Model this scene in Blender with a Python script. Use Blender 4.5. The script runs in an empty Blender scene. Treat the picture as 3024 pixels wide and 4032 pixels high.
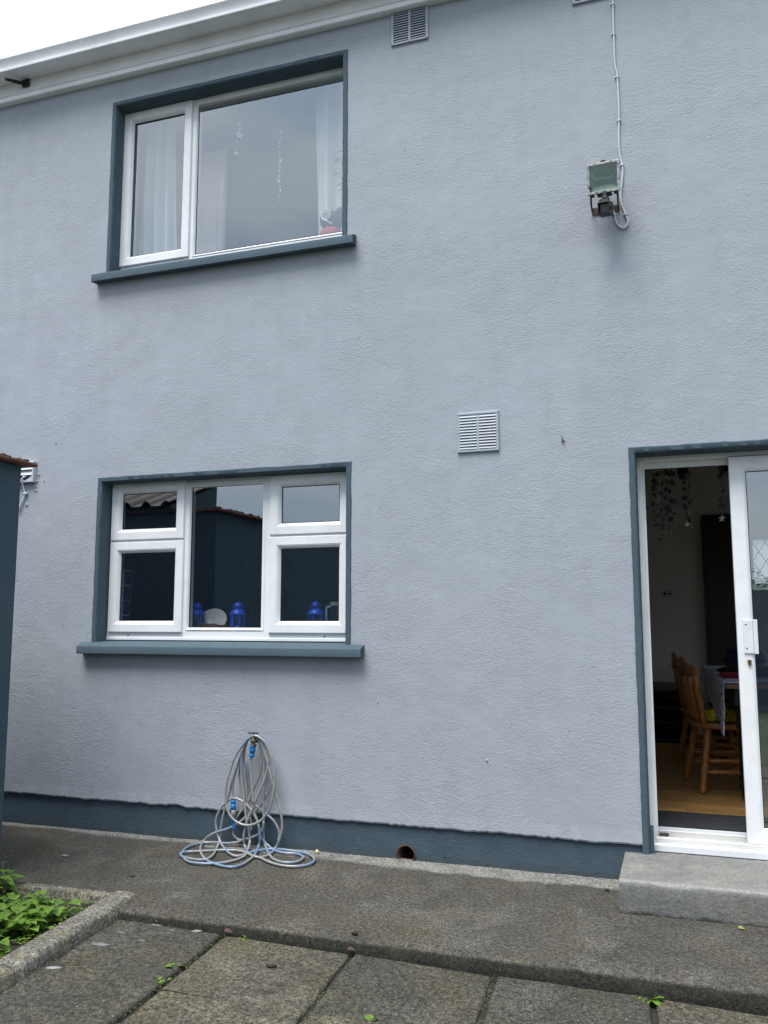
import bpy, bmesh, math, random
from mathutils import Vector, Matrix, noise as mnoise
random.seed(11)
R = math.radians
scene = bpy.context.scene
COL = scene.collection

# ------------------------------------------------------------------ camera
cam_d = bpy.data.cameras.new("camera")
cam = bpy.data.objects.new("camera", cam_d)
COL.objects.link(cam)
cam.location = (0.0, -4.35, 1.225)
cam.rotation_euler = (R(90 + 7.124), R(0.02), R(18.856))
cam_d.sensor_fit = 'HORIZONTAL'
cam_d.sensor_width = 36.0
cam_d.lens = 36.0 * 3368.5 / 3024.0
cam_d.clip_start = 0.05
cam_d.clip_end = 2000.0
scene.camera = cam
scene.render.resolution_x = 768
scene.render.resolution_y = 1024

# ------------------------------------------------------------------ light
scene.view_settings.view_transform = 'Standard'
scene.view_settings.look = 'None'
scene.view_settings.gamma = 1.0
scene.view_settings.use_curve_mapping = False
scene.view_settings.exposure = 1.85
SUN_EL, SUN_AZ = 66.0, 200.0            # azimuth: from behind the camera, a little to the left

world = bpy.data.worlds.new("World")
scene.world = world
world.use_nodes = True
wt = world.node_tree
wt.nodes.clear()
def wn(t, **k):
    n = wt.nodes.new(t)
    for a, b in k.items(): setattr(n, a, b)
    return n
out = wn('ShaderNodeOutputWorld')
bg = wn('ShaderNodeBackground'); bg.inputs['Strength'].default_value = 0.05
sky = wn('ShaderNodeTexSky', sky_type='NISHITA', sun_disc=False)
sky.sun_elevation = R(SUN_EL); sky.sun_rotation = R(SUN_AZ)
tc = wn('ShaderNodeTexCoord')
sep = wn('ShaderNodeSeparateXYZ'); wt.links.new(tc.outputs['Generated'], sep.inputs[0])
# overcast cloud deck: darker near the horizon, brighter overhead, mottled by two noises
mp = wn('ShaderNodeMapping'); mp.inputs['Scale'].default_value = (1, 1, 2.6)
wt.links.new(tc.outputs['Generated'], mp.inputs[0])
n1 = wn('ShaderNodeTexNoise'); n1.inputs['Scale'].default_value = 3.1; n1.inputs['Detail'].default_value = 6; n1.inputs['Roughness'].default_value = .5
wt.links.new(mp.outputs[0], n1.inputs['Vector'])
cr = wn('ShaderNodeValToRGB')
cr.color_ramp.elements[0].position = .40; cr.color_ramp.elements[0].color = (4.2, 5.2, 6.7, 1)
cr.color_ramp.elements[1].position = .60; cr.color_ramp.elements[1].color = (6.9, 7.35, 7.9, 1)
wt.links.new(n1.outputs['Fac'], cr.inputs[0])
grad = wn('ShaderNodeMapRange'); grad.inputs['From Min'].default_value = 0.0; grad.inputs['From Max'].default_value = 1.0
grad.inputs['To Min'].default_value = 0.50; grad.inputs['To Max'].default_value = 1.50
wt.links.new(sep.outputs['Z'], grad.inputs['Value'])
mul = wn('ShaderNodeVectorMath', operation='SCALE')
wt.links.new(cr.outputs[0], mul.inputs[0]); wt.links.new(grad.outputs[0], mul.inputs['Scale'])
mix = wn('ShaderNodeMixRGB'); mix.inputs[0].default_value = .9
wt.links.new(sky.outputs[0], mix.inputs[1]); wt.links.new(mul.outputs[0], mix.inputs[2])
wt.links.new(mix.outputs[0], bg.inputs['Color']); wt.links.new(bg.outputs[0], out.inputs['Surface'])

sun_d = bpy.data.lights.new("sun", 'SUN')
sun_d.energy = 1.35; sun_d.angle = R(31); sun_d.color = (1.0, .985, .96)
sun = bpy.data.objects.new("sun", sun_d); COL.objects.link(sun)
az = R(SUN_AZ)
dirv = Vector((math.sin(az) * math.cos(R(SUN_EL)), math.cos(az) * math.cos(R(SUN_EL)), math.sin(R(SUN_EL))))
sun.rotation_euler = dirv.to_track_quat('Z', 'Y').to_euler()
sun.location = (0, -6, 12)

# ------------------------------------------------------------------ helpers
class MB:
    """collects shapes into one bmesh, then links them as ONE mesh object"""
    def __init__(s): s.bm = bmesh.new()
    def face(s, pts):
        vs = [s.bm.verts.new(p) for p in pts]
        return s.bm.faces.new(vs)
    def box(s, x0, x1, y0, y1, z0, z1, bev=0.0, seg=1, M=None):
        r = bmesh.ops.create_cube(s.bm, size=1.0)
        vs = r['verts']
        for v in vs:
            v.co = Vector(((x0 + x1) / 2 + v.co.x * (x1 - x0), (y0 + y1) / 2 + v.co.y * (y1 - y0), (z0 + z1) / 2 + v.co.z * (z1 - z0)))
        if bev > 0:
            es = list({e for v in vs for e in v.link_edges})
            rr = bmesh.ops.bevel(s.bm, geom=es, offset=bev, segments=seg, profile=.5, affect='EDGES')
            vs = list({v for f in rr['faces'] for v in f.verts} | {v for v in vs if v.is_valid})
        if M is not None:
            for v in vs: v.co = M @ v.co
        return vs
    def tube(s, pts, rad, n=8, closed=False, cap=True):
        P = [Vector(p) for p in pts]
        rads = rad if isinstance(rad, (list, tuple)) else [rad] * len(P)
        m = len(P); rings = []
        up = None
        for i in range(m):
            if closed: t = P[(i + 1) % m] - P[i - 1]
            else: t = P[min(i + 1, m - 1)] - P[max(i - 1, 0)]
            if t.length < 1e-9: t = Vector((0, 0, 1))
            t.normalize()
            if up is None:
                up = t.orthogonal().normalized()
            else:
                up = (up - t * up.dot(t))
                if up.length < 1e-6: up = t.orthogonal()
                up.normalize()
            b = t.cross(up)
            rings.append([s.bm.verts.new(P[i] + (up * math.cos(a) + b * math.sin(a)) * rads[i]) for a in [2 * math.pi * k / n for k in range(n)]])
        for i in range(m if closed else m - 1):
            A, B = rings[i], rings[(i + 1) % m]
            for k in range(n):
                s.bm.faces.new((A[k], A[(k + 1) % n], B[(k + 1) % n], B[k]))
        if cap and not closed:
            s.bm.faces.new(rings[0][::-1]); s.bm.faces.new(rings[-1])
    def turned(s, p0, p1, prof, n=12):
        """a turned (lathe) piece along p0->p1; prof = [(t, radius)]"""
        p0, p1 = Vector(p0), Vector(p1)
        s.tube([p0.lerp(p1, t) for t, r in prof], [r for t, r in prof], n)
    def ring(s, x0, x1, z0, z1, prof, close=True):
        """a mitred rectangular frame; prof = [(inset, y)]"""
        loops = []
        for d, y in prof:
            loops.append([s.bm.verts.new(q) for q in ((x0 + d, y, z0 + d), (x1 - d, y, z0 + d), (x1 - d, y, z1 - d), (x0 + d, y, z1 - d))])
        n = len(loops)
        for i in range(n if close else n - 1):
            A, B = loops[i], loops[(i + 1) % n]
            for k in range(4):
                s.bm.faces.new((A[k], A[(k + 1) % 4], B[(k + 1) % 4], B[k]))
    def prism(s, poly, axis, a0, a1):
        """polygon in the two other axes, extruded along axis from a0 to a1"""
        def P(u, v, w): return {'x': (w, u, v), 'y': (u, w, v), 'z': (u, v, w)}[axis]
        A = [s.bm.verts.new(P(u, v, a0)) for u, v in poly]
        B = [s.bm.verts.new(P(u, v, a1)) for u, v in poly]
        n = len(poly)
        for i in range(n): s.bm.faces.new((A[i], A[(i + 1) % n], B[(i + 1) % n], B[i]))
        s.bm.faces.new(A[::-1]); s.bm.faces.new(B)
    def blob(s, c, r, sub=3, amp=.2, freq=3.0, seed=0, flat=None):
        rr = bmesh.ops.create_icosphere(s.bm, subdivisions=sub, radius=1.0)
        for v in rr['verts']:
            d = v.co.copy()
            k = 1 + amp * mnoise.noise(d * freq + Vector((seed, seed * 2.3, 0))) + amp * .5 * mnoise.noise(d * freq * 2.3 + Vector((0, seed, seed)))
            v.co = Vector((c[0] + d.x * r[0] * k, c[1] + d.y * r[1] * k, c[2] + d.z * r[2] * k))
            if flat is not None and v.co.z < flat: v.co.z = flat
    def build(s, name, mat, parent=None, smooth=False, bevel=0.0, auto=None):
        bmesh.ops.recalc_face_normals(s.bm, faces=s.bm.faces)
        me = bpy.data.meshes.new(name); s.bm.to_mesh(me); s.bm.free()
        o = bpy.data.objects.new(name, me); COL.objects.link(o)
        me.materials.append(mat)
        if smooth:
            for p in me.polygons: p.use_smooth = True
        if auto is not None:
            for p in me.polygons: p.use_smooth = True
            me.set_sharp_from_angle(angle=R(auto))
        if bevel > 0:
            m = o.modifiers.new('bevel', 'BEVEL'); m.width = bevel; m.segments = 2; m.limit_method = 'ANGLE'; m.angle_limit = R(40)
        if parent is not None:
            o.parent = parent
            o.matrix_parent_inverse = parent_world(parent).inverted()
        return o

def parent_world(p):
    m = p.matrix_basis.copy()
    if p.parent is not None: m = parent_world(p.parent) @ p.matrix_parent_inverse @ m
    return m
def tag(o, label=None, cat=None, group=None, kind=None):
    if label: o['label'] = label
    if cat: o['category'] = cat
    if group: o['group'] = group
    if kind: o['kind'] = kind
    return o
def thing(name, loc=(0, 0, 0), rz=0.0):
    o = bpy.data.objects.new(name, None); COL.objects.link(o)
    o.location = loc; o.rotation_euler = (0, 0, rz); o.empty_display_size = .1
    return o
def kids(o): return [c for c in bpy.data.objects if c.parent == o]
def copy_tree(o, parent=None):
    c = o.copy(); COL.objects.link(c)
    if parent is not None:
        c.parent = parent; c.matrix_parent_inverse = o.matrix_parent_inverse.copy()
    for k in kids(o): copy_tree(k, c)
    return c
def catmull(pts, sub=8, closed=False):
    P = [Vector(p) for p in pts]; n = len(P); o = []
    for i in range(n if closed else n - 1):
        if closed: a, b, c, d = P[i - 1], P[i], P[(i + 1) % n], P[(i + 2) % n]
        else: a, b, c, d = P[max(i - 1, 0)], P[i], P[i + 1], P[min(i + 2, n - 1)]
        for k in range(sub):
            t = k / sub
            o.append(.5 * ((2 * b) + (-a + c) * t + (2 * a - 5 * b + 4 * c - d) * t * t + (-a + 3 * b - 3 * c + d) * t ** 3))
    if not closed: o.append(P[-1])
    return o
def nz(x, y=0.0, z=0.0): return mnoise.noise(Vector((x, y, z)))

# ------------------------------------------------------------------ materials
class Mat:
    def __init__(s, name):
        s.m = bpy.data.materials.new(name); s.m.use_nodes = True
        s.t = s.m.node_tree; s.t.nodes.clear()
        s.out = s.n('ShaderNodeOutputMaterial')
        s.p = s.n('ShaderNodeBsdfPrincipled')
        s.l(s.p.outputs[0], s.out.inputs['Surface'])
        s.tc = s.n('ShaderNodeTexCoord')
    def n(s, t, **k):
        q = s.t.nodes.new(t)
        for a, b in k.items(): setattr(q, a, b)
        return q
    def l(s, a, b): s.t.links.new(a, b)
    def coord(s, scale=(1, 1, 1)):
        mp = s.n('ShaderNodeMapping'); mp.inputs['Scale'].default_value = scale
        s.l(s.tc.outputs['Object'], mp.inputs[0]); return mp.outputs[0]
    def noise(s, scale, detail=4, rough=.55, vec=None, dist=0.0):
        q = s.n('ShaderNodeTexNoise'); q.inputs['Scale'].default_value = scale; q.inputs['Detail'].default_value = detail
        q.inputs['Roughness'].default_value = rough; q.inputs['Distortion'].default_value = dist
        s.l(vec if vec is not None else s.tc.outputs['Object'], q.inputs['Vector']); return q.outputs['Fac']
    def ramp(s, fac, stops):
        q = s.n('ShaderNodeValToRGB'); e = q.color_ramp.elements
        e[0].position, e[0].color = stops[0][0], (*stops[0][1], 1) if isinstance(stops[0][1], tuple) else (stops[0][1],) * 3 + (1,)
        e[1].position, e[1].color = stops[-1][0], (*stops[-1][1], 1) if isinstance(stops[-1][1], tuple) else (stops[-1][1],) * 3 + (1,)
        for p, c in stops[1:-1]:
            x = e.new(p); x.color = (*c, 1) if isinstance(c, tuple) else (c, c, c, 1)
        s.l(fac, q.inputs[0]); return q.outputs[0]
    def mix(s, fac, a, b, mode='MIX'):
        q = s.n('ShaderNodeMixRGB', blend_type=mode)
        for i, v in zip((0, 1, 2), (fac, a, b)):
            if isinstance(v, (int, float)): q.inputs[i].default_value = v if i == 0 else (v, v, v, 1)
            elif isinstance(v, tuple): q.inputs[i].default_value = (*v, 1)
            else: s.l(v, q.inputs[i])
        return q.outputs[0]
    def math(s, op, a, b=0.0, c=0.0, clamp=False):
        q = s.n('ShaderNodeMath', operation=op); q.use_clamp = clamp
        for i, v in enumerate((a, b, c)):
            if isinstance(v, (int, float)): q.inputs[i].default_value = v
            else: s.l(v, q.inputs[i])
        return q.outputs[0]
    def xyz(s):
        q = s.n('ShaderNodeSeparateXYZ'); s.l(s.tc.outputs['Object'], q.inputs[0]); return q.outputs
    def col(s, c):
        if isinstance(c, tuple): s.p.inputs['Base Color'].default_value = (*c, 1)
        else: s.l(c, s.p.inputs['Base Color'])
        return s
    def rough(s, r):
        if isinstance(r, (int, float)): s.p.inputs['Roughness'].default_value = r
        else: s.l(r, s.p.inputs['Roughness'])
        return s
    def spec(s, v): s.p.inputs['Specular IOR Level'].default_value = v; return s
    def metal(s, v): s.p.inputs['Metallic'].default_value = v; return s
    def bump(s, h, strength=.5, dist=.005):
        q = s.n('ShaderNodeBump'); q.inputs['Strength'].default_value = strength; q.inputs['Distance'].default_value = dist
        s.l(h, q.inputs['Height']); s.l(q.outputs[0], s.p.inputs['Normal']); return s

def simple(name, c, r=.5, metal=0.0, spec=.5, var=.18, scale=9.0, bump=0.0, bscale=60.0):
    M = Mat(name)
    k = M.noise(scale, 5)
    a = tuple(max(0, x * (1 - var)) for x in c); b = tuple(min(1, x * (1 + var)) for x in c)
    M.col(M.ramp(k, [(.3, a), (.7, b)])).rough(r).metal(metal).spec(spec)
    if bump: M.bump(M.noise(bscale, 4), bump, .003)
    return M.m

def render_mat(name, c, var=.06, bump=.6, splash=False):
    """hand-trowelled cement render under masonry paint"""
    M = Mat(name)
    lo = M.noise(.9, 5, .6); mid = M.noise(7, 5, .6)
    a = tuple(x * (1 - var) for x in c); b = tuple(min(1, x * (1 + var)) for x in c)
    base = M.ramp(lo, [(.32, a), (.68, b)])
    base = M.mix(.35, base, M.ramp(mid, [(.35, tuple(x * (1 - var * 1.3) for x in c)), (.65, tuple(x * (1 + var) for x in c))]))
    v1 = M.coord((1.0, 1.0, 1.7))
    warp = M.n('ShaderNodeMixRGB', blend_type='ADD'); warp.inputs[0].default_value = .055
    wv = M.n('ShaderNodeTexNoise'); wv.inputs['Scale'].default_value = 4.5
    M.l(M.tc.outputs['Object'], wv.inputs['Vector']); M.l(v1, warp.inputs[1]); M.l(wv.outputs['Color'], warp.inputs[2])
    g = M.noise(85, 5, .62, warp.outputs[0], .6)
    g2 = M.noise(42, 5, .6, warp.outputs[0], 1.2)
    g3 = M.noise(7, 3, .5)
    where = M.ramp(M.noise(2.2, 3), [(.36, .30), (.64, 1.05)])
    h = M.math('ADD', M.math('MULTIPLY', g, .55), M.math('MULTIPLY', g2, .75))
    h = M.math('ADD', M.math('MULTIPLY', h, where), M.math('MULTIPLY', g3, .9))
    st = M.noise(3.2, 5, .6, M.coord((3.5, 3.5, .22)))
    base = M.mix(1.0, base, M.ramp(st, [(.34, (.972, .974, .976)), (.52, (1, 1, 1)), (.68, (1.012, 1.01, 1.008))]), 'MULTIPLY')
    pa = M.noise(1.7, 2, .4, None, 2.0)
    base = M.mix(1.0, base, M.ramp(pa, [(.40, (.985, .985, .987)), (.62, (1.012, 1.012, 1.012))]), 'MULTIPLY')
    if splash:
        zz = M.xyz()['Z']
        sp_ = M.math('ADD', M.math('MULTIPLY', zz, -9.0), M.math('MULTIPLY', M.noise(14, 5, .65), 1.3))
        base = M.mix(M.ramp(sp_, [(.28, 0.0), (.85, .75)]), base, (.050, .052, .042))
        base = M.mix(M.ramp(M.noise(9, 5, .7), [(.56, 0.0), (.72, .35)]), base, (.09, .11, .12))
    # tiny pits that hold dirt
    pit = M.ramp(M.noise(46, 2, .5), [(.23, (.62, .62, .62)), (.30, (1, 1, 1))])
    base = M.mix(1.0, base, pit, 'MULTIPLY')
    M.col(base).rough(.82).spec(.25).bump(h, bump, .0075)
    return M.m

WALL_C = (.338, .365, .402)
TRIM_C = (.066, .098, .122)
m_wall = render_mat('wall_paint', WALL_C, .055, .56)
m_plinth = render_mat('plinth_paint', (.056, .084, .108), .14, .7, True)
m_trim = render_mat('trim_paint', TRIM_C, .10, .3)
m_shed = render_mat('shed_paint', (.058, .092, .118), .10, .5)

def upvc(name, c=(.80, .81, .815), dirt=.5):
    M = Mat(name)
    d = M.ramp(M.noise(5, 6, .65), [(.35, tuple(x * .90 for x in c)), (.6, c)])
    d2 = M.ramp(M.noise(34, 5, .7, M.coord((1, 1, .4))), [(.26, (.74, .72, .68)), (.40, (1, 1, 1))])
    M.col(M.mix(dirt, d, d2, 'MULTIPLY')).rough(.33).spec(.5)
    M.bump(M.noise(140, 2), .06, .002)
    return M.m
m_upvc = upvc('white_upvc')
m_upvc2 = upvc('weathered_upvc', (.72, .74, .76), .8)
m_track = upvc('dirty_track', (.62, .61, .58), 1.0)
m_gasket = simple('rubber_gasket', (.012, .013, .014), .6)

def glass_mat(name, f0=.16, tint=(.90, .93, .93)):
    M = Mat(name); M.t.nodes.remove(M.p)
    lw = M.n('ShaderNodeLayerWeight'); lw.inputs['Blend'].default_value = .5
    f = M.math('POWER', lw.outputs['Facing'], 5.0)
    f = M.math('MULTIPLY_ADD', f, 1 - f0, f0, True)
    tr = M.n('ShaderNodeBsdfTransparent'); tr.inputs[0].default_value = (*tint, 1)
    gl = M.n('ShaderNodeBsdfGlossy'); gl.inputs['Roughness'].default_value = .0; gl.inputs['Color'].default_value = (.90, .96, 1, 1)
    bp = M.n('ShaderNodeBump'); bp.inputs['Strength'].default_value = .02; bp.inputs['Distance'].default_value = .01
    M.l(M.noise(2.2, 1), bp.inputs['Height']); M.l(bp.outputs[0], gl.inputs['Normal'])
    mx = M.n('ShaderNodeMixShader')
    M.l(f, mx.inputs[0]); M.l(tr.outputs[0], mx.inputs[1]); M.l(gl.outputs[0], mx.inputs[2])
    M.l(mx.outputs[0], M.out.inputs['Surface'])
    return M.m
m_glass = glass_mat('window_glass', .38)
m_glass_up = glass_mat('bedroom_window_glass', .28)
m_thin_glass = glass_mat('lantern_glass', .06, (.9, .93, .95))

def concrete(name, c, speck=.5, moss=.3, scale=1.0, strip=False, island=False, wear=.4, foot=None):
    M = Mat(name)
    big = M.noise(1.4 * scale, 6, .6); mid = M.noise(9 * scale, 6, .65)
    base = M.ramp(big, [(.3, tuple(x * .72 for x in c)), (.7, tuple(x * 1.25 for x in c))])
    base = M.mix(.5, base, M.ramp(mid, [(.3, tuple(x * .7 for x in c)), (.7, tuple(x * 1.3 for x in c))]))
    worn = M.ramp(M.noise(3.3 * scale, 7, .68, None, .6), [(.50, 0.0), (.66, wear)])
    base = M.mix(worn, base, tuple(min(1, x * 2.3) for x in c))
    damp = M.ramp(M.noise(1.9 * scale, 5, .6, None, 1.0), [(.55, 0.0), (.72, wear)])
    base = M.mix(damp, base, tuple(x * .45 for x in c))
    # brown-green algae film
    al = M.ramp(M.noise(2.6 * scale, 5, .6), [(.45, 0.0), (.7, moss)])
    base = M.mix(al, base, (c[0] * 1.25, c[1] * 1.15, c[2] * .70))
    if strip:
        # blackish green towards the bottom of the vertical front edge
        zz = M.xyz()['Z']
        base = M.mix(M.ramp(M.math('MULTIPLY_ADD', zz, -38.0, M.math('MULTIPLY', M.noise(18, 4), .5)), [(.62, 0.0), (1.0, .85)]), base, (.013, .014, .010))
    if island:
        g = M.n('ShaderNodeNewGeometry')
        base = M.mix(.75, base, M.ramp(g.outputs['Random Per Island'], [(0, (.62, .64, .68)), (.35, (1.05, 1.0, .86)), (.7, (1.55, 1.42, 1.1)), (1, (.78, .8, .84))]), 'MULTIPLY')
    if strip:
        # drier, paler cement fillet along the foot of the wall, with a wandering edge
        x = M.xyz()
        e = M.math('ADD', x['Y'], M.math('MULTIPLY', M.noise(3.0, 4), .16))
        xr = M.n('ShaderNodeMapRange'); xr.inputs['From Min'].default_value = -3.6; xr.inputs['From Max'].default_value = -1.2
        xr.inputs['To Min'].default_value = .035; xr.inputs['To Max'].default_value = -.075
        M.l(x['X'], xr.inputs['Value'])
        k = M.math('SUBTRACT', e, xr.outputs[0])
        k = M.ramp(M.math('MULTIPLY_ADD', k, 11.0, .25), [(0.15, 0.0), (.6, .9)])
        base = M.mix(k, base, M.ramp(mid, [(.3, (.12, .12, .115)), (.7, (.23, .226, .21))]))
    if foot is not None:
        # grimy joint where the block meets the path, paler arris along its top edge
        x = M.xyz()
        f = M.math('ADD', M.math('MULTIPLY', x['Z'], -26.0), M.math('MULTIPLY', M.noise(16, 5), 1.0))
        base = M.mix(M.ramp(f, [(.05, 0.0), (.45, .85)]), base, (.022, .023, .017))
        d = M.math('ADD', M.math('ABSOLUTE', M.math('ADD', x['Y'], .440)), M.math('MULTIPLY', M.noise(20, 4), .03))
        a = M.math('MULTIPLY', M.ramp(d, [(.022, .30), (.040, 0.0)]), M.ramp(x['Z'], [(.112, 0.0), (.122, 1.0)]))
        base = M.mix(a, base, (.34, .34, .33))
        fr = M.ramp(x['Z'], [(.105, .55), (.122, 0.0)])  # front face darker than the top, its shading put into the colour
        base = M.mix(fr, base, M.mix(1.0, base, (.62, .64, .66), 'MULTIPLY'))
    # aggregate grain
    gr = M.math('ADD', M.math('MULTIPLY', M.noise(180, 3, .7), .55), M.math('MULTIPLY', M.noise(62, 4, .7), .45))
    base = M.mix(speck, base, M.ramp(gr, [(.40, (.15, .15, .16)), (.5, (1, 1, .98)), (.60, (2.5, 2.4, 2.2))]), 'MULTIPLY')
    vo = M.n('ShaderNodeTexVoronoi'); vo.inputs['Scale'].default_value = 62
    M.l(M.tc.outputs['Object'], vo.inputs['Vector'])
    dot = M.ramp(vo.outputs['Distance'], [(.10, 1.0), (.22, 0.0)])
    pick = M.ramp(vo.outputs['Color'], [(.80, 0.0), (.86, 1.0)])
    base = M.mix(M.math('MULTIPLY', M.math('MULTIPLY', dot, pick), speck), base, (.30, .29, .26))
    h = M.math('ADD', M.math('MULTIPLY', gr, .7), M.math('MULTIPLY', mid, .6))
    h = M.math('ADD', h, M.math('MULTIPLY', M.noise(60, 4), .7))
    M.col(base).rough(M.ramp(mid, [(.3, .62), (.7, .9)])).spec(.3).bump(h, .75, .006)
    return M.m
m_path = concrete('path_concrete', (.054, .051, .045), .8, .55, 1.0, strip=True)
m_slab = concrete('slab_concrete', (.050, .049, .044), .9, .5, 1.2, island=True)
m_step = concrete('step_concrete', (.170, .170, .163), .22, .2, 2.2, wear=.16, foot=True)
m_kerb = concrete('kerb_concrete', (.130, .126, .110), .85, .6, 4.0)
m_joint = simple('joint_soil', (.020, .021, .014), .95, var=.5, scale=30, bump=.8)
m_soil = simple('soil', (.030, .023, .016), .95, var=.6, scale=45, bump=1.0, bscale=40)

# ================================================================== SETTING: ground, path, paving
mb = MB(); mb.face([(-300, -300, -.16), (300, -300, -.16), (300, 300, -.16), (-300, 300, -.16)])
ground = tag(mb.build('ground', simple('ground_earth', (.05, .055, .035), .95, var=.3, scale=.4)), kind='structure')

m_lawn = simple('lawn_grass', (.026, .042, .016), .9, var=.45, scale=14, bump=1.0, bscale=120)
mb = MB(); mb.face([(-3.1, -9.4, -.125), (14, -9.4, -.125), (14, -3.9, -.125), (-3.1, -3.9, -.125)])
tag(mb.build('lawn', m_lawn), kind='structure')

# concrete apron along the house wall: top sheet with a worn, rounded front edge
mb = MB()
NX = 220
prof = [(.03, 0.0), (-.25, .0), (-.6, .001), (-.95, .0), (-1.065, -.003), (-1.083, -.010), (-1.091, -.022), (-1.094, -.06), (-1.096, -.15)]
rows = []
for i in range(NX + 1):
    x = -2.375 + (5.0 + 2.375) * i / NX
    row = []
    for j, (y, z) in enumerate(prof):
        w = .006 * nz(x * 9, j) + .010 * nz(x * 2.1, 7)
        row.append(mb.bm.verts.new((x, y + (w if 3 < j else 0), z + (.004 * nz(x * 6, y * 6) if j < 8 else 0))))
    rows.append(row)
for a, b in zip(rows, rows[1:]):
    for j in range(len(prof) - 1): mb.bm.faces.new((a[j], a[j + 1], b[j + 1], b[j]))
# behind the planting bed the apron carries on to the left
lx = [-2.375 - 4.6 * i / 60 for i in range(61)]
prev = None
for x in lx:
    cur = [mb.bm.verts.new((x, y, .004 * nz(x * 6, y * 6))) for y in (.03, -.25, -.6, -.93)]
    cur.append(mb.bm.verts.new((x, -.935, -.14)))
    if prev:
        for j in range(4): mb.bm.faces.new((prev[j], prev[j + 1], cur[j + 1], cur[j]))
    prev = cur
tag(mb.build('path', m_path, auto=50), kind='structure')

# paving slabs: bedded slightly out of square with the house, one mesh of separate flags
def slab_z(x): return -.058 - .013 * (x + .9)
def shear(y): return .070 * (-1.05 - y)
mb = MB()
xj = [-2.90, -2.335, -1.805, -1.245, -.690, -.140, .415, .97, 1.53]
yj = [-1.105, -1.617, -2.17, -2.73, -3.29, -3.85]
for i in range(1, len(xj) - 1):
    for j in range(len(yj) - 1):
        g = .010
        xa, xb, ya, yb = xj[i] + g, xj[i + 1] - g, yj[j] - g * .6, yj[j + 1] + g * .6
        if i == 1 and j > 0: xa -= 0.0
        N = 14
        dz = random.uniform(-.004, .004); tx = random.uniform(-.004, .004)
        per = []
        for k in range(N): per.append((xa + (xb - xa) * k / N, ya))
        for k in range(N): per.append((xb, ya + (yb - ya) * k / N))
        for k in range(N): per.append((xb - (xb - xa) * k / N, yb))
        for k in range(N): per.append((xa, yb - (yb - ya) * k / N))
        cx, cy = (xa + xb) / 2, (ya + yb) / 2
        loops = []
        for ins, dzz in ((0, -.05), (0, -.010), (.004, -.003), (.010, 0.0), (.06, 0.0)):
            L = []
            for (px, py) in per:
                jx = .006 * nz(px * 9, py * 9, i) + .004 * nz(px * 40, py * 40, j)
                chip = max(0, nz(px * 8, py * 8, i * 3 + j) - .45) * .05
                q = ins + (chip + jx if ins < .03 else 0)
                ux = (px - cx) / (xb - xa) * 2; uy = (py - cy) / (yb - ya) * 2
                sx = px - q * (1 if ux > .99 else -1 if ux < -.99 else ux * 0)
                sy = py - q * (1 if uy > .99 else -1 if uy < -.99 else uy * 0)
                if ins > .03:
                    sx = cx + (px - cx) * .86; sy = cy + (py - cy) * .86
                z = slab_z(cx) - .013 * (sx - cx) + dz + tx * ux + dzz + .0015 * nz(sx * 7, sy * 7)
                L.append(mb.bm.verts.new((sx + shear(sy), sy, z)))
            loops.append(L)
        for A, B in zip(loops, loops[1:]):
            for k in range(len(A)): mb.bm.faces.new((A[k], A[(k + 1) % len(A)], B[(k + 1) % len(A)], B[k]))
        mb.bm.faces.new(loops[-1])
tag(mb.build('paving', m_slab, auto=40), kind='structure')
mb = MB()
mb.face([(-2.42, -1.0, slab_z(-2.4) - .020), (2.0, -1.0, slab_z(2.0) - .020), (2.3, -4.1, slab_z(2.0) - .020), (-2.25, -4.1, slab_z(-2.4) - .020)])
tag(mb.build('joint_bed', m_joint), kind='structure')

# ================================================================== HOUSE
house = thing('house', (-1.0, .12, 0))
tag(house, 'two storey house rear with pale blue grey rendered wall, white windows and sliding door', 'house')

OPEN_L = (-3.312, -1.705, 1.06, 2.058)      # kitchen window
OPEN_U = (-3.318, -1.738, 3.40, 4.530)      # bedroom window
OPEN_D = (-.172, 1.72, -.2, 2.040)          # sliding door

# --- rendered wall, with a ragged lower edge hanging over the plinth
def openings(): return (OPEN_L, OPEN_U, OPEN_D)
mb = MB()
xs = sorted({-7.0, -5.0, 5.0, 3.0} | {o[i] for o in openings() for i in (0, 1)} | {-1.0, -2.5, -4.2})
ZB = .30
zs = sorted({ZB, 4.95, 1.06, 2.058, 3.40, 4.53, 2.04, 2.7, .7})
T = .25
cache = {}
def V(x, y, z):
    k = (round(x, 4), round(y, 4), round(z, 4))
    if k not in cache: cache[k] = mb.bm.verts.new((x, y, z))
    return cache[k]
def inside(x, z): return any(o[0] < x < o[1] and o[2] < z < o[3] for o in openings())
for a, b in zip(xs, xs[1:]):
    for c, d in zip(zs, zs[1:]):
        if inside((a + b) / 2, (c + d) / 2): continue
        mb.bm.faces.new((V(a, 0, c), V(b, 0, c), V(b, 0, d), V(a, 0, d)))
        mb.bm.faces.new((V(a, T, c), V(a, T, d), V(b, T, d), V(b, T, c)))
for o in openings():
    zl = [z for z in zs if o[2] <= z <= o[3]]
    xl = [x for x in xs if o[0] <= x <= o[1]]
    for c, d in zip(zl, zl[1:]):
        for x in (o[0], o[1]): mb.bm.faces.new((V(x, 0, c), V(x, T, c), V(x, T, d), V(x, 0, d)))
    for a, b in zip(xl, xl[1:]):
        for z in (o[2], o[3]):
            if z >= ZB: mb.bm.faces.new((V(a, 0, z), V(b, 0, z), V(b, T, z), V(a, T, z)))
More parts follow.
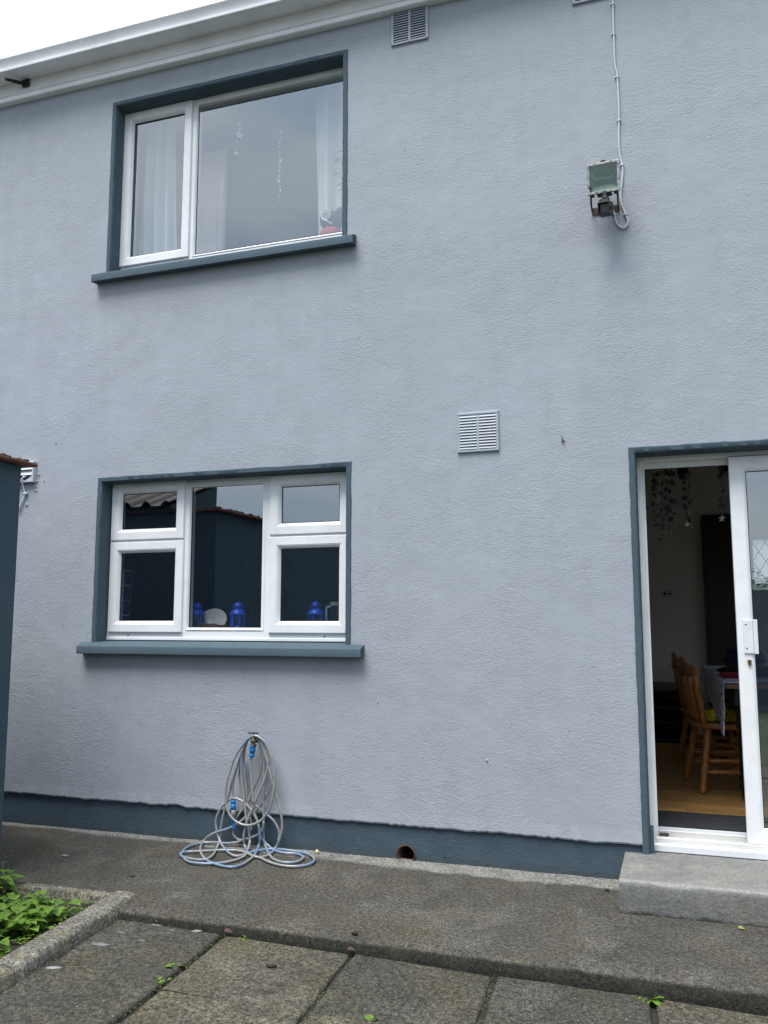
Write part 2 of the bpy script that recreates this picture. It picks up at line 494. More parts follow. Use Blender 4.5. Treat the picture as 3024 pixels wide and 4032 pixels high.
# ragged strip
def rag(x0, x1):
    n = int((x1 - x0) / .012); prev = None
    for i in range(n + 1):
        x = x0 + (x1 - x0) * i / n
        z = .172 - .003 * (x + 2) + .010 * nz(x * 3.1, 1) + .007 * nz(x * 13, 2) + .005 * nz(x * 46, 3)
        z += .030 * max(0, nz(x * 5.3, 9) - .28)
        yy = -.002 + .003 * nz(x * 17, 5)
        cur = [mb.bm.verts.new(p) for p in ((x, 0, ZB), (x, 0, .235), (x, yy, z + .008), (x, yy + .004, z), (x, .024, z + .001))]
        if prev:
            for j in range(4): mb.bm.faces.new((prev[j], prev[j + 1], cur[j + 1], cur[j]))
        prev = cur
rag(-7.0, OPEN_D[0] - .002)
# blobs of old render and filled plug holes, painted over
for (x, z, r) in [(-3.791, 2.131, .008), (-3.801, 2.089, .008), (-3.75, 2.091, .005), (-3.807, 2.053, .005), (-3.808, 2.03, .008), (-3.874, 1.942, .010), (-3.673, 2.329, .006), (-.94, .52, .006), (-1.52, .79, .004)]:
    mb.blob((x, -.001, z), (r, r * .8, r), 2, .3, 3, x * 10)
wall = mb.build('wall', m_wall, house)

# --- plinth band, with the round drain opening
mb = MB()
HX, HZ, HR = -1.37, .026, .047
mb.face([(-7, .014, -.12), (HX - .09, .014, -.12), (HX - .09, .014, .26), (-7, .014, .26)])
mb.face([(HX + .09, .014, -.12), (-.15, .014, -.12), (-.15, .014, .26), (HX + .09, .014, .26)])
NSEG = 32
cir, sq = [], []
for k in range(NSEG):
    a = 2 * math.pi * k / NSEG
    rr = HR * (1 + .10 * nz(math.cos(a) * 2, math.sin(a) * 2, 3))
    cir.append(mb.bm.verts.new((HX + rr * math.cos(a), .014, HZ + rr * math.sin(a))))
    m = max(abs(math.cos(a)), abs(math.sin(a)))
    sq.append(mb.bm.verts.new((HX + .09 * math.cos(a) / m, .014, HZ + .09 * math.sin(a) / m)))
for k in range(NSEG): mb.bm.faces.new((cir[k], cir[(k + 1) % NSEG], sq[(k + 1) % NSEG], sq[k]))
mb.face([(HX - .09, .014, HZ + .09), (HX + .09, .014, HZ + .09), (HX + .09, .014, .26), (HX - .09, .014, .26)])
mb.face([(HX - .09, .014, -.12), (HX + .09, .014, -.12), (HX + .09, .014, HZ - .09), (HX - .09, .014, HZ - .09)])
plinth = mb.build('plinth', m_plinth, house)
m_clay = simple('fired_clay', (.085, .035, .022), .8, var=.5, scale=30, bump=.6)
mb = MB()
pr = [(.046, .010), (.051, .004), (.046, .002), (.041, .012), (.040, .10), (.040, .45)]
prev = None
for r, y in pr:
    cur = [mb.bm.verts.new((HX + r * (1 + .09 * nz(math.cos(2 * math.pi * k / 32) * 2, math.sin(2 * math.pi * k / 32) * 2, 3)) * math.cos(2 * math.pi * k / 32), y, HZ + r * math.sin(2 * math.pi * k / 32))) for k in range(32)]
    if prev:
        for k in range(32): mb.bm.faces.new((prev[k], prev[(k + 1) % 32], cur[(k + 1) % 32], cur[k]))
    prev = cur
mb.bm.faces.new(prev)
tag(mb.build('drain_pipe', m_clay, house, smooth=True), 'broken round clay drain opening in the dark plinth')

# --- painted bands round the openings
def surround(name, o, zb, parent, depth, chips=(), w=.030):
    """three-sided band: outer edge on the wall, front face, inner arris, reveal back to the frame"""
    x0, x1, zt = o[0], o[1], o[3]
    path = []
    n = int((zt - zb) / .02)
    for i in range(n): path.append((x0, zb + (zt - zb) * i / n, 1, 0))
    path.append((x0, zt, 1, -1))
    n2 = int((x1 - x0) / .02)
    for i in range(1, n2): path.append((x0 + (x1 - x0) * i / n2, zt, 0, -1))
    path.append((x1, zt, -1, -1))
    for i in range(1, n + 1): path.append((x1, zt - (zt - zb) * i / n, -1, 0))
    mb = MB(); prev = None
    for (x, z, dx, dz) in path:
        j = .0025 * nz(x * 22, z * 22, 1) + .0025 * nz(x * 7, z * 7, 4)
        k = .0020 * nz(x * 30, z * 30, 8)
        bite = 0.0
        for (cx, cz, r) in chips:
            dd = math.hypot(x - cx, z - cz)
            if dd < r: bite = max(bite, (1 - (dd / r) ** 2) * .014)
        prof = [(-(w + j), .004), (-(w + j), -.003), (-(w + j - .004), -.0065), (-(.005 + bite), -.0062 + k), (.0005 + k, -.0015), (.003 + k, .004 + bite), (.0035 + k * .3, depth)]
        cur = [mb.bm.verts.new((x + dx * d, y, z + dz * d)) for d, y in prof]
        if prev:
            for q in range(len(prof) - 1): mb.bm.faces.new((prev[q], prev[q + 1], cur[q + 1], cur[q]))
        prev = cur
    return mb.build(name, m_trim, parent, auto=35)

# --- white window frames
SASH = [(0, .118), (0, .089), (.003, .085), (.046, .085), (.049, .0875), (.052, .0875), (.055, .090), (.066, .108), (.066, .122)]
def sash(x0, x1, z0, z1, parent):
    mb = MB(); mb.ring(x0, x1, z0, z1, SASH)
    # fine mitre lines at the corners
    s = mb.build('sash', m_upvc, parent, auto=25)
    glaze(x0 + .066, x1 - .066, z0 + .066, z1 - .066, .114, parent)
    return s
def glaze(x0, x1, z0, z1, y, parent):
    gm = m_glass_up if z0 > 3 else m_glass
    mb = MB(); mb.ring(x0 - .002, x1 + .002, z0 - .002, z1 + .002, [(0, y - .003), (.006, y - .003), (.006, y + .004), (0, y + .004)])
    mb.build('gasket', m_gasket, parent)
    mb = MB(); mb.face([(x0 + .002, y, z0 + .002), (x1 - .002, y, z0 + .002), (x1 - .002, y, z1 - .002), (x0 + .002, y, z1 - .002)])
    mb.build('pane', gm, parent)
def bead(x0, x1, z0, z1, parent):
    mb = MB(); mb.ring(x0, x1, z0, z1, [(0, .118), (0, .099), (.002, .097), (.005, .097), (.016, .110), (.016, .118)])
    mb.build('glazing_bead', m_upvc, parent, auto=25)

# kitchen window
mb = MB()
FX0, FX1, FZ0, FZ1 = -3.314, -1.700, 1.098, 2.066
mb.ring(FX0, FX1, FZ0, FZ1, [(0, .165), (0, .1), (.055, .1), (.055, .165)])
for xa, xb in ((-2.812, -2.750), (-2.266, -2.185)): mb.box(xa, xb, .1005, .16, FZ0 + .05, FZ1 - .05)
mb.box(FX0 + .05, -2.80, .101, .16, 1.675, 1.735); mb.box(-2.20, FX1 - .05, .101, .16, 1.675, 1.735)
mb.box(FX0 + .001, FX1 - .001, .0935, .101, 1.0985, 1.118, .002)       # projecting sill nosing
win = mb.build('window', m_upvc, house, bevel=.002)
win['label'] = 'kitchen window of five panes in white frames, blue lanterns behind the glass'
sash(-3.300, -2.784, 1.706, 2.060, win); sash(-3.298, -2.782, 1.147, 1.692, win)
sash(-2.214, -1.722, 1.706, 2.052, win); sash(-2.214, -1.722, 1.146, 1.693, win)
bead(-2.762, -2.246, 1.158, 2.040, win); glaze(-2.746, -2.262, 1.174, 2.024, .116, win)
for x in (-3.155, -1.87):
    mb = MB(); mb.box(x - .006, x + .006, .0985, .0994, 1.124, 1.130); mb.build('drain_slot', m_gasket, win)
surround('surround', OPEN_L, 1.075, win, .104, [(-1.705, 1.50, .04), (-1.705, 1.42, .025), (-3.31, 2.03, .02)])
def sill(x0, x1, xi0, xi1, zf, zb, h, parent):
    mb = MB()
    n = int((x1 - x0) / .03); prev = None
    for i in range(n + 1):
        x = x0 + (x1 - x0) * i / n
        w = .0015 * nz(x * 20, 2); w2 = .003 * max(0, nz(x * 9, 4) - .2) + .0015 * nz(x * 40, 4)
        pr = [(-.002, zf + .022), (-.056, zf + .003 + w), (-.0595, zf + .000 + w), (-.061, zf - .003), (-.0605, zf - h + .003 + w2), (-.055, zf - h + w2), (-.045, zf - h + .002), (-.002, zf - h + .006)]
        cur = [mb.bm.verts.new((x, y, z)) for y, z in pr]
        if prev:
            for q in range(len(pr)): mb.bm.faces.new((prev[q], prev[(q + 1) % len(pr)], cur[(q + 1) % len(pr)], cur[q]))
        else: first = cur
        prev = cur
    mb.bm.faces.new(first); mb.bm.faces.new(prev[::-1])
    mb.prism([(-.0015, zf + .021), (-.0015, zf - h + .008), (.16, zf - h + .008), (.16, zb)], 'x', xi0 + .004, xi1 - .004)
    return mb.build('sill', m_trim, parent, auto=40)
sill(-3.402, -1.597, OPEN_L[0], OPEN_L[1], 1.066, 1.0985, .045, win)

# bedroom window
mb = MB()
mb.ring(-3.324, -1.728, 3.425, 4.535, [(0, .165), (0, .1), (.045, .1), (.045, .165)])
mb.box(-2.850, -2.778, .1005, .16, 3.46, 4.50)
win2 = mb.build('window', m_upvc, house, bevel=.002)
win2['label'] = 'bedroom window under the eaves with a side casement and one big pane reflecting sky'
sash(-3.318, -2.810, 3.474, 4.524, win2)
bead(-2.790, -1.740, 3.472, 4.512, win2); glaze(-2.776, -1.752, 3.490, 4.496, .116, win2)
surround('surround', OPEN_U, 3.395, win2, .104, [(-1.738, 4.50, .03)])
sill(-3.412, -1.652, OPEN_U[0], OPEN_U[1], 3.378, 3.425, .048, win2)

# sliding door
mb = MB()
DZ = .131
DX0, DX1 = OPEN_D[0] - .004, OPEN_D[1] + .004
mb.box(DX0, DX0 + .030, .112, .235, DZ + .03, 2.030, .002)            # jamb
mb.box(DX0, DX0 + .030 + .012, .150, .166, DZ + .03, 2.020)
mb.box(DX1 - .03, DX1, .112, .235, DZ + .03, 2.030, .002)
mb.box(DX0, DX1, .1115, .236, 2.016, 2.050, .002)                     # head
mb.box(DX0 + .03, DX1 - .03, .165, .180, 1.985, 2.016)
door = mb.build('sliding_door', m_upvc, house)
door['label'] = 'white sliding patio door standing half open above the concrete step'
mb = MB()
mb.box(DX0 + .001, DX1 - .001, .055, .240, DZ + .001, DZ + .036, .004)
mb.box(DX0 + .001, DX1 - .001, .2405, .266, DZ + .001, .2035)
door_sill = mb.build('threshold', m_upvc2, door)
mb = MB()
for y, z in ((.092, .188), (.130, .184), (.178, .205)): mb.box(DX0 + .031, DX1 - .031, y, y + .011, DZ + .036, z, .002)
mb.build('track', m_track, door)
mb = MB()
mb.ring(.262, 1.16, .188, 2.012, [(0, .145), (0, .103), (.003, .100), (.058, .100), (.060, .1015), (.063, .1015), (.074, .110), (.074, .145)])
mb.build('sash', m_upvc, door, auto=25)
glaze(.336, 1.086, .262, 1.938, .116, door)
mb = MB(); mb.ring(1.09, 1.72, .19, 2.012, [(0, .195), (0, .160), (.07, .160), (.075, .168), (.075, .195)])
mb.build('sash', m_upvc, door, auto=25)
glaze(1.165, 1.645, .265, 1.937, .176, door)
# grip plate and lock barrel
mb = MB()
mb.box(.290, .333, .0935, .099, 1.062, 1.220, .0015); mb.box(.3335, .345, .078, .0985, 1.060, 1.222, .002); mb.box(.345, .352, .078, .082, 1.060, 1.222, .0015)
hd = mb.build('handle', m_upvc2, door)
m_steel = simple('dull_steel', (.30, .30, .30), .45, metal=.9)
for z in (1.088, 1.200):
    mb = MB(); mb.turned((.302, .0945, z), (.302, .0905, z), [(0, .0042), (.7, .0042), (1, .002)], 10); mb.build('screw', m_steel, door)
m_brass = simple('aged_brass', (.20, .145, .07), .4, metal=.85)
mb = MB()
mb.turned((.3105, .0995, 1.026), (.3105, .084, 1.026), [(0, .009), (.9, .009), (1, .007)], 16)
mb.box(.3045, .3165, .0885, .0994, 1.006, 1.026, .003)
mb.build('lock', m_brass, door)
mb = MB(); mb.box(-.130, -.085, .135, .16, .186, .199, .004); mb.build('stopper', simple('rusty_iron', (.06, .038, .025), .9, var=.5), door)
surround('surround', OPEN_D, .120, door, .115, [(-.172, 1.21, .05), (-.172, 1.15, .04), (-.172, .62, .02)])

# --- eaves: fascia board, gutter, roof
m_fascia = upvc('fascia_upvc', (.88, .89, .90), .7)
m_gutter = upvc('gutter_upvc', (.85, .87, .88), .35)
mb = MB()
FP = [(.06, 4.712), (-.040, 4.712), (-.046, 4.716), (-.046, 4.742), (-.0435, 4.745), (-.050, 4.748), (-.053, 4.752), (-.050, 4.757), (-.040, 4.760), (-.038, 4.93), (.06, 4.93)]
mb.prism([(y, z) for y, z in FP], 'x', -7, 5)
mb.build('fascia', m_fascia, house, auto=30)
mb = MB()
# ogee-like gutter: bottom, front lip, stepped and curved front, turned-over rim
GP = [(-.040, 4.842), (-.168, 4.832), (-.175, 4.833), (-.177, 4.838), (-.177, 4.846), (-.174, 4.849), (-.160, 4.850), (-.158, 4.856), (-.160, 4.868), (-.166, 4.884), (-.173, 4.896), (-.178, 4.906), (-.184, 4.912), (-.186, 4.920), (-.183, 4.925), (-.1745, 4.925), (-.172, 4.919), (-.168, 4.903), (-.150, 4.880), (-.142, 4.862), (-.140, 4.845), (-.045, 4.850), (-.042, 4.93), (-.0385, 4.93)]
mb.prism(GP, 'x', -7, 5)
mb.build('gutter', m_gutter, house, auto=32)
m_roof = simple('slate_roof', (.05, .052, .056), .8, var=.3, scale=6)
mb = MB()
mb.prism([(-.06, 4.952), (-.06, 4.940), (.02, 4.955), (6, 7.3), (6, 7.36)], 'x', -7, 5)
mb.build('roof', m_roof, house)
mb = MB()
mb.tube([(-4.02, -.040, 4.815), (-4.05, -.080, 4.805), (-4.085, -.165, 4.785)], [.015, .013, .011], 8)
mb.box(-4.05, -3.99, -.052, -.0475, 4.785, 4.85, .002)
tag(mb.build('iron_stub', simple('corroded_iron', (.018, .018, .02), .8, var=.6, scale=60), house), 'broken black iron bracket sticking out of the white fascia')

# --- rooms behind the openings
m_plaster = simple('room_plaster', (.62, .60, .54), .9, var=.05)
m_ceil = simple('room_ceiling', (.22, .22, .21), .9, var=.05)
def room(x0, x1, y1, z0, z1, wall_m, ceil_m, floor_m, floor_name='floor', hole=None, side=None):
    y0, t = .252, .08
    mb = MB()
    mb.box(x0 - t, x0, y0, y1 + t, z0, z1)
    if side is None: mb.box(x1, x1 + t, y0, y1 + t, z0, z1)
    else:                                # unseen opening added in the side wall to let in fill light
        a, b, c, d = side
        mb.box(x1, x1 + t, y0, a, z0, z1); mb.box(x1, x1 + t, b, y1 + t, z0, z1); mb.box(x1, x1 + t, a, b, z0, c); mb.box(x1, x1 + t, a, b, d, z1)

    if hole is None: mb.box(x0, x1, y1, y1 + t, z0, z1)
    else:
        a, b, c, d = hole
        mb.box(x0, a, y1, y1 + t, z0, z1); mb.box(b, x1, y1, y1 + t, z0, z1); mb.box(a, b, y1, y1 + t, z0, c); mb.box(a, b, y1, y1 + t, d, z1)
    w = mb.build('interior_wall', wall_m, house)
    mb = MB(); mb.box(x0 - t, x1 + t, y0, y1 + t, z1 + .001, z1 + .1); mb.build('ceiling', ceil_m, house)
    mb = MB(); mb.box(x0 - t, x1 + t, y0, y1 + t, z0 - .08, z0 - .001)
    f = mb.build(floor_name, floor_m, house)
    return w, f
def wood(name, c, rough=.35, axis=(1, 14, 14), plank=None, var=.4):
    M = Mat(name)
    g = M.noise(3.0, 6, .65, M.coord(axis), 1.5)
    base = M.ramp(g, [(.3, tuple(x * (1 - var) for x in c)), (.55, c), (.75, tuple(x * (1 + var) for x in c))])
    if plank:
        br = M.n('ShaderNodeTexBrick'); br.inputs['Scale'].default_value = 1.0
        br.inputs['Brick Width'].default_value = plank[0]; br.inputs['Row Height'].default_value = plank[1]
        br.inputs['Mortar Size'].default_value = .0016; br.inputs['Color1'].default_value = (.75, .72, .66, 1); br.inputs['Color2'].default_value = (1.2, 1.15, 1.1, 1); br.inputs['Mortar'].default_value = (.35, .3, .25, 1)
        M.l(M.tc.outputs['Object'], br.inputs['Vector'])
        base = M.mix(1.0, base, br.outputs['Color'], 'MULTIPLY')
    M.col(base).rough(rough).spec(.5)
    return M.m
m_floor = wood('strip_floor', (.44, .26, .10), .38, (1.2, 16, 16), (.62, .062))
m_pine = wood('varnished_pine', (.34, .135, .032), .32, (9, 9, 1.4))
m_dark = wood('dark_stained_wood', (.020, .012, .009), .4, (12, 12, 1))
m_black = simple('black_paint', (.008, .008, .010), .35)
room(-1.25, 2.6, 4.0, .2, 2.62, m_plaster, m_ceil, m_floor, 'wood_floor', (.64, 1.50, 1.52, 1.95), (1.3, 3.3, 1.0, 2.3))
mb = MB()
mb.box(.232, .60, 3.955, 3.998, .2, 2.17, .004); mb.box(.262, .57, 3.945, 3.954, .23, 2.12, .004)  # dark wooden panel put in place of the doorway's unlit opening
tag(mb.build('dark_doorway_panel', m_dark, house), 'dark panel standing for the unlit doorway at the back of the dining room')
# leaded frosted light in the back wall, seen through the sliding door's glass
m_frost = Mat('frosted_glass'); m_frost.t.nodes.remove(m_frost.p)
ft = m_frost.n('ShaderNodeBsdfTranslucent'); ft.inputs[0].default_value = (.92, .95, .95, 1)
fb = m_frost.n('ShaderNodeBump'); fb.inputs['Strength'].default_value = .9; fb.inputs['Distance'].default_value = .01
m_frost.l(m_frost.noise(24, 3, .6, None, 1.5), fb.inputs['Height']); m_frost.l(fb.outputs[0], ft.inputs['Normal'])
m_frost.l(ft.outputs[0], m_frost.out.inputs['Surface']); m_frost = m_frost.m
mb = MB(); mb.ring(.638, 1.502, 1.518, 1.952, [(0, 4.01), (0, 3.99), (.02, 3.99), (.02, 4.01)])
lw_ = mb.build('leaded_window', m_dark, house)
mb = MB(); mb.face([(.655, 4.02, 1.535), (1.485, 4.02, 1.535), (1.485, 4.02, 1.935), (.655, 4.02, 1.935)]); mb.build('pane', m_frost, lw_)
mb = MB()
for k in range(-7, 16):
    for sgn in (-1, 1):
        x0_ = .655 + k * .11
        pa = []
        for z in (1.536, 1.934):
            pa.append((x0_ + sgn * (z - 1.735) * .62, z))
        (xa, za), (xb, zb) = pa
        def clipx(xa, za, xb, zb):
            out_ = []
            for t in [i / 40 for i in range(41)]:
                x = xa + (xb - xa) * t
                if .656 < x < 1.484: out_.append((x, 4.015 if sgn > 0 else 4.0145, za + (zb - za) * t))
            return out_
        q = clipx(xa, za, xb, zb)
        if len(q) > 2: mb.tube([q[0], q[-1]], .0035, 5)
mb.build('lead_lattice', simple('lead_came', (.10, .11, .11), .6), lw_)
mb = MB(); mb.box(-.131, -.045, 3.982, 3.999, 1.427, 1.487, .003)
sk = mb.build('wall_socket', simple('socket_white', (.42, .42, .40), .4), house)
mb = MB()
for x in (-.108, -.066): mb.box(x - .012, x + .012, 3.9785, 3.983, 1.445, 1.468, .002)
mb.build('socket_face', m_gasket, sk)

# kitchen: tiled back wall, dark units
def tiles(name, c, grout, s):
    M = Mat(name)
    br = M.n('ShaderNodeTexBrick'); br.offset = 0.0; br.inputs['Scale'].default_value = 1.0
    br.inputs['Brick Width'].default_value = s; br.inputs['Row Height'].default_value = s; br.inputs['Mortar Size'].default_value = .003
    br.inputs['Color1'].default_value = (*c, 1); br.inputs['Color2'].default_value = (c[0] * .8, c[1] * .8, c[2] * .9, 1); br.inputs['Mortar'].default_value = (*grout, 1)
    mp = M.n('ShaderNodeMapping'); mp.inputs['Rotation'].default_value = (R(90), 0, 0)
    M.l(M.tc.outputs['Object'], mp.inputs[0]); M.l(mp.outputs[0], br.inputs['Vector'])
    M.col(br.outputs['Color']).rough(.25)
    return M.m
m_tiles = tiles('blue_wall_tiles', (.008, .012, .045), (.06, .065, .075), .105)
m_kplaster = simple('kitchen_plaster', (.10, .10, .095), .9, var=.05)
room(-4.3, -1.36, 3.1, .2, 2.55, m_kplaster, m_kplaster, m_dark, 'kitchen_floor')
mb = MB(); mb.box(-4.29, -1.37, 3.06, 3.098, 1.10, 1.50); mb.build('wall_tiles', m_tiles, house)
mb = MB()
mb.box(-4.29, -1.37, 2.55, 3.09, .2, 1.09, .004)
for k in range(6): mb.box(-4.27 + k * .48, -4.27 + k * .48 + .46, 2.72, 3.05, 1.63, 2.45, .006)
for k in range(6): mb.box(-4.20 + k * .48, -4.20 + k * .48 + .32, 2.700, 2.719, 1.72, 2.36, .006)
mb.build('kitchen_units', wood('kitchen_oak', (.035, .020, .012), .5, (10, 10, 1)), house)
mb = MB(); mb.box(-3.33, -1.70, .168, .36, 1.12, 1.152, .004)
mb.build('window_board', simple('window_board_paint', (.35, .36, .36), .5), house)
# blue tiles lining the left reveal inside
mb = MB(); mb.box(-3.311, -3.256, .170, .252, 1.153, 1.530)
ts = mb.build('tile_strip', simple('pale_grout', (.42, .44, .47), .8), house)
mb = MB()
for k in range(4): mb.box(-3.2565, -3.2535, .176, .247, 1.158 + k * .0925, 1.158 + k * .0925 + .087, .001)
mb.build('tile', simple('navy_tile', (.012, .018, .09), .25), ts)

# bedroom
m_bed = simple('bedroom_plaster', (.40, .42, .45), .9, var=.05)
room(-4.3, -1.0, 3.2, 2.75, 4.78, m_bed, m_bed, m_dark, 'bedroom_floor', None, (.6, 2.9, 3.4, 4.65))
mb = MB(); mb.box(-3.33, -1.70, .262, .40, 4.60, 4.74, .006)
tag(mb.build('pelmet', simple('pelmet_board', (.30, .29, .26), .6), house), 'pale pelmet board across the top of the bedroom window')
m_beige = simple('beige_door_paint', (.88, .73, .65), .5, var=.03)
mb = MB()
mb.box(-3.24, -2.835, .55, .59, 2.75, 4.450, .004); mb.box(-3.20, -2.878, .542, .549, 2.85, 4.37, .006)
bd = mb.build('bedroom_door', m_beige, house)
bd['label'] = 'open beige door behind the big bedroom pane'
mb = MB(); mb.box(-2.846, -2.828, .535, .5485, 4.12, 4.22, .001); mb.build('hinge', simple('hinge_metal', (.75, .75, .74), .3, metal=.3), bd)

# ================================================================== THINGS OUTSIDE
# --- doorstep
mb = MB()
N = 70
x0, x1, yf, zt = -.283, 2.0, -.452, .131
prev = None
for i in range(N + 1):
    x = x0 + (x1 - x0) * i / N
    w = .005 * nz(x * 11, 3) + .006 * nz(x * 3, 5); c = .010 * max(0, nz(x * 7, 8) - .1)
    pr = [(.055, zt), (-.15, zt + .002 * nz(x * 8, 1)), (-.35, zt + .002 * nz(x * 8, 2)), (yf + .018 + c, zt - .001), (yf + .005, zt - .006 - c), (yf + w * .5, zt - .020), (yf + w, .06), (yf - .004 + w, .012), (yf - .004 + w, -.02)]
    ex = .006 * nz(i, 0) if i in (0,) else 0
    cur = [mb.bm.verts.new((x, y, z)) for j, (y, z) in enumerate(pr)]
    if prev:
        for j in range(len(pr) - 1): mb.bm.faces.new((prev[j], prev[j + 1], cur[j + 1], cur[j]))
    else: mb.bm.faces.new(cur + [mb.bm.verts.new((x0, .055, -.02))])
    prev = cur
step = tag(mb.build('door_step', m_step, auto=40), 'pale grey concrete step below the sliding door', 'step')

# --- louvred wall vents
m_vent = simple('vent_paint', (.34, .38, .42), .5, var=.05)
m_void = simple('vent_void', (.03, .033, .037), .9)
def make_vent(x, z, w, h):
    t = thing('wall_vent', (x, 0, z))
    mb = MB()
    X0, X1, Z0, Z1 = x - w / 2, x + w / 2, z - h / 2, z + h / 2
    mb.ring(X0, X1, Z0, Z1, [(0, -.001), (0, -.009), (.003, -.012), (.012, -.012), (.014, -.010), (.014, -.001)])
    mb.box(x - .006, x + .006, -.0115, -.002, Z0 + .013, Z1 - .013)
    mb.build('frame', m_vent, t, auto=30)
    mb = MB(); mb.box(X0 + .010, X1 - .010, -.0035, -.0015, Z0 + .010, Z1 - .010); mb.build('backing', m_void, t)
    n = 12; step = (h - .030) / n
    for side in (-1, 1):
        for k in range(n):
            zc = Z0 + .015 + (k + .5) * step
            xa, xb = (X0 + .014, x - .006) if side < 0 else (x + .006, X1 - .014)
            mb = MB()
            mb.prism([(-.0045, zc + .0075), (-.0060, zc + .0080), (-.0138, zc - .0052), (-.0123, zc - .0062)], 'x', xa, xb)
            mb.build('slat', m_vent, t)
    for (sx, sz) in ((-1, -1), (-1, 1), (1, -1), (1, 1), (0, 1), (0, -1), (-1, 0), (1, 0)):
        mb = MB(); c = (x + sx * (w / 2 - .0065), z + sz * (h / 2 - .0065))
        mb.turned((c[0], -.0121, c[1]), (c[0], -.0150, c[1]), [(0, .0038), (.6, .0034), (1, .0015)], 8)
        mb.build('screw', m_vent, t)
    return t
vent = make_vent(-.960, 2.203, .222, .215)
tag(vent, 'square pale grey louvred vent in the middle of the wall above the kitchen window line', 'vent', 'louvred vents on the wall')
v2 = copy_tree(vent); v2.location = (-1.327, 0, 4.617)
tag(v2, 'louvred vent tucked under the eaves beside the bedroom window, in shadow', 'vent', 'louvred vents on the wall')
v3 = copy_tree(vent); v3.location = (-.297, 0, 4.620)
tag(v3, 'louvred vent cut off by the top edge of the photo, left of the cable', 'vent', 'louvred vents on the wall')

# --- hooded flap vent at the far left with its cable
hv = thing('hood_vent', (-3.885, 0, 2.15))
tag(hv, 'pale grey flap vent half hidden behind the dark shed roof', 'vent')
m_hood = simple('hood_plastic', (.50, .52, .54), .45, var=.05)
mb = MB(); mb.ring(-3.955, -3.812, 2.082, 2.215, [(0, -.001), (0, -.028), (.003, -.031), (.010, -.031), (.012, -.012), (.012, -.001)]); mb.build('frame', m_hood, hv, auto=30)
mb = MB(); mb.box(-3.942, -3.825, -.008, -.002, 2.095, 2.202); mb.build('backing', m_void, hv)
for z in (2.163, 2.128): 
    mb = MB(); mb.prism([(-.010, z + .034), (-.014, z + .034), (-.030, z), (-.026, z)], 'x', -3.942, -3.826); mb.build('flap', m_hood, hv)
mb = MB()
mb.prism([(-3.942, 2.095), (-3.826, 2.095), (-3.826, 2.126)] + [(-3.884 + .045 * math.cos(a), 2.140 + .042 * math.sin(a)) for a in [R(-20 - 14 * k) for k in range(11)]] + [(-3.942, 2.126)], 'y', -.022, -.018)
mb.build('collar_plate', m_hood, hv)
m_cable = simple('white_cable_sheath', (.50, .53, .56), .5, var=.06)
vc = thing('cable', (-3.89, 0, 1.93)); tag(vc, 'short white cable looping out of the flap vent at the far left', 'cable')
mb = MB(); mb.tube(catmull([(-3.872, .03, 2.122), (-3.880, -.028, 2.118), (-3.893, -.034, 2.098), (-3.893, -.02, 2.06), (-3.888, -.012, 2.03), (-3.884, -.010, 2.012), (-3.896, -.010, 1.98), (-3.915, -.010, 1.94), (-3.93, -.010, 1.90)], 6), .0055, 8); mb.build('sheath', m_cable, vc, smooth=True)
mb = MB(); mb.box(-3.898, -3.868, -.018, -.001, 2.006, 2.022, .004); mb.build('clip', m_cable, vc)

# --- bent nail in the wall
mb = MB(); mb.tube([(-.521, .004, 2.128), (-.521, -.014, 2.130), (-.522, -.024, 2.138), (-.524, -.026, 2.150)], .0028, 6)
mb.blob((-.521, -.002, 2.128), (.009, .005, .011), 2, .4, 3, 4)
tag(mb.build('bent_nail', simple('grey_iron', (.16, .17, .18), .6)), 'small bent nail left in the wall above and left of the sliding door', 'nail')

# --- floodlight with sensor
fl = thing('floodlight', (-.27, 0, 3.36))
tag(fl, 'weathered halogen floodlight with a black motion sensor, tilted down on the wall', 'lamp')
m_fl_frame = Mat('flaking_white_paint')
m_fl_frame.col(m_fl_frame.ramp(m_fl_frame.noise(70, 5, .7), [(.36, (.09, .09, .075)), (.48, (.50, .51, .49)), (.7, (.68, .69, .67))])).rough(.7).bump(m_fl_frame.noise(70, 4), .5, .002)
m_fl_frame = m_fl_frame.m
m_blackp = simple('black_plastic', (.008, .0085, .009), .5, var=.3)
# head: front plane leans down, slightly rolled
Mh = Matrix.Translation((-.268, -.150, 3.428)) @ Matrix.Rotation(R(-9), 4, 'Z') @ Matrix.Rotation(R(3.5), 4, 'Y') @ Matrix.Rotation(R(14), 4, 'X')
def flb(mb):
    for v in mb.bm.verts: v.co = Mh @ v.co
    return mb
W, Hh = .162, .150
mb = MB(); mb.ring(-W / 2, W / 2, -Hh / 2, Hh / 2, [(0, .014), (0, -.003), (.002, -.005), (.010, -.005), (.012, -.001), (.012, .014)]); flb(mb).build('frame', m_fl_frame, fl, auto=30)
mb = MB()
hull = [(-W / 2 + .005, -Hh / 2 + .005, .0145), (W / 2 - .005, -Hh / 2 + .005, .0145), (W / 2 - .005, Hh / 2 - .005, .0145), (-W / 2 + .005, Hh / 2 - .005, .0145)]
bk = [(-W / 2 + .03, -Hh / 2 + .03, .085), (W / 2 - .03, -Hh / 2 + .03, .085), (W / 2 - .03, Hh / 2 - .03, .085), (-W / 2 + .03, Hh / 2 - .03, .085)]
A = [mb.bm.verts.new((x, y, z)) for x, z, y in hull]; B = [mb.bm.verts.new((x, y, z)) for x, z, y in bk]
for k in range(4): mb.bm.faces.new((A[k], A[(k + 1) % 4], B[(k + 1) % 4], B[k]))
mb.bm.faces.new(B)
for q in range(5): mb.box(-.04 + q * .02 - .002, -.04 + q * .02 + .002, .06, .095, -.035, .035)
flb(mb).build('housing', m_blackp, fl)
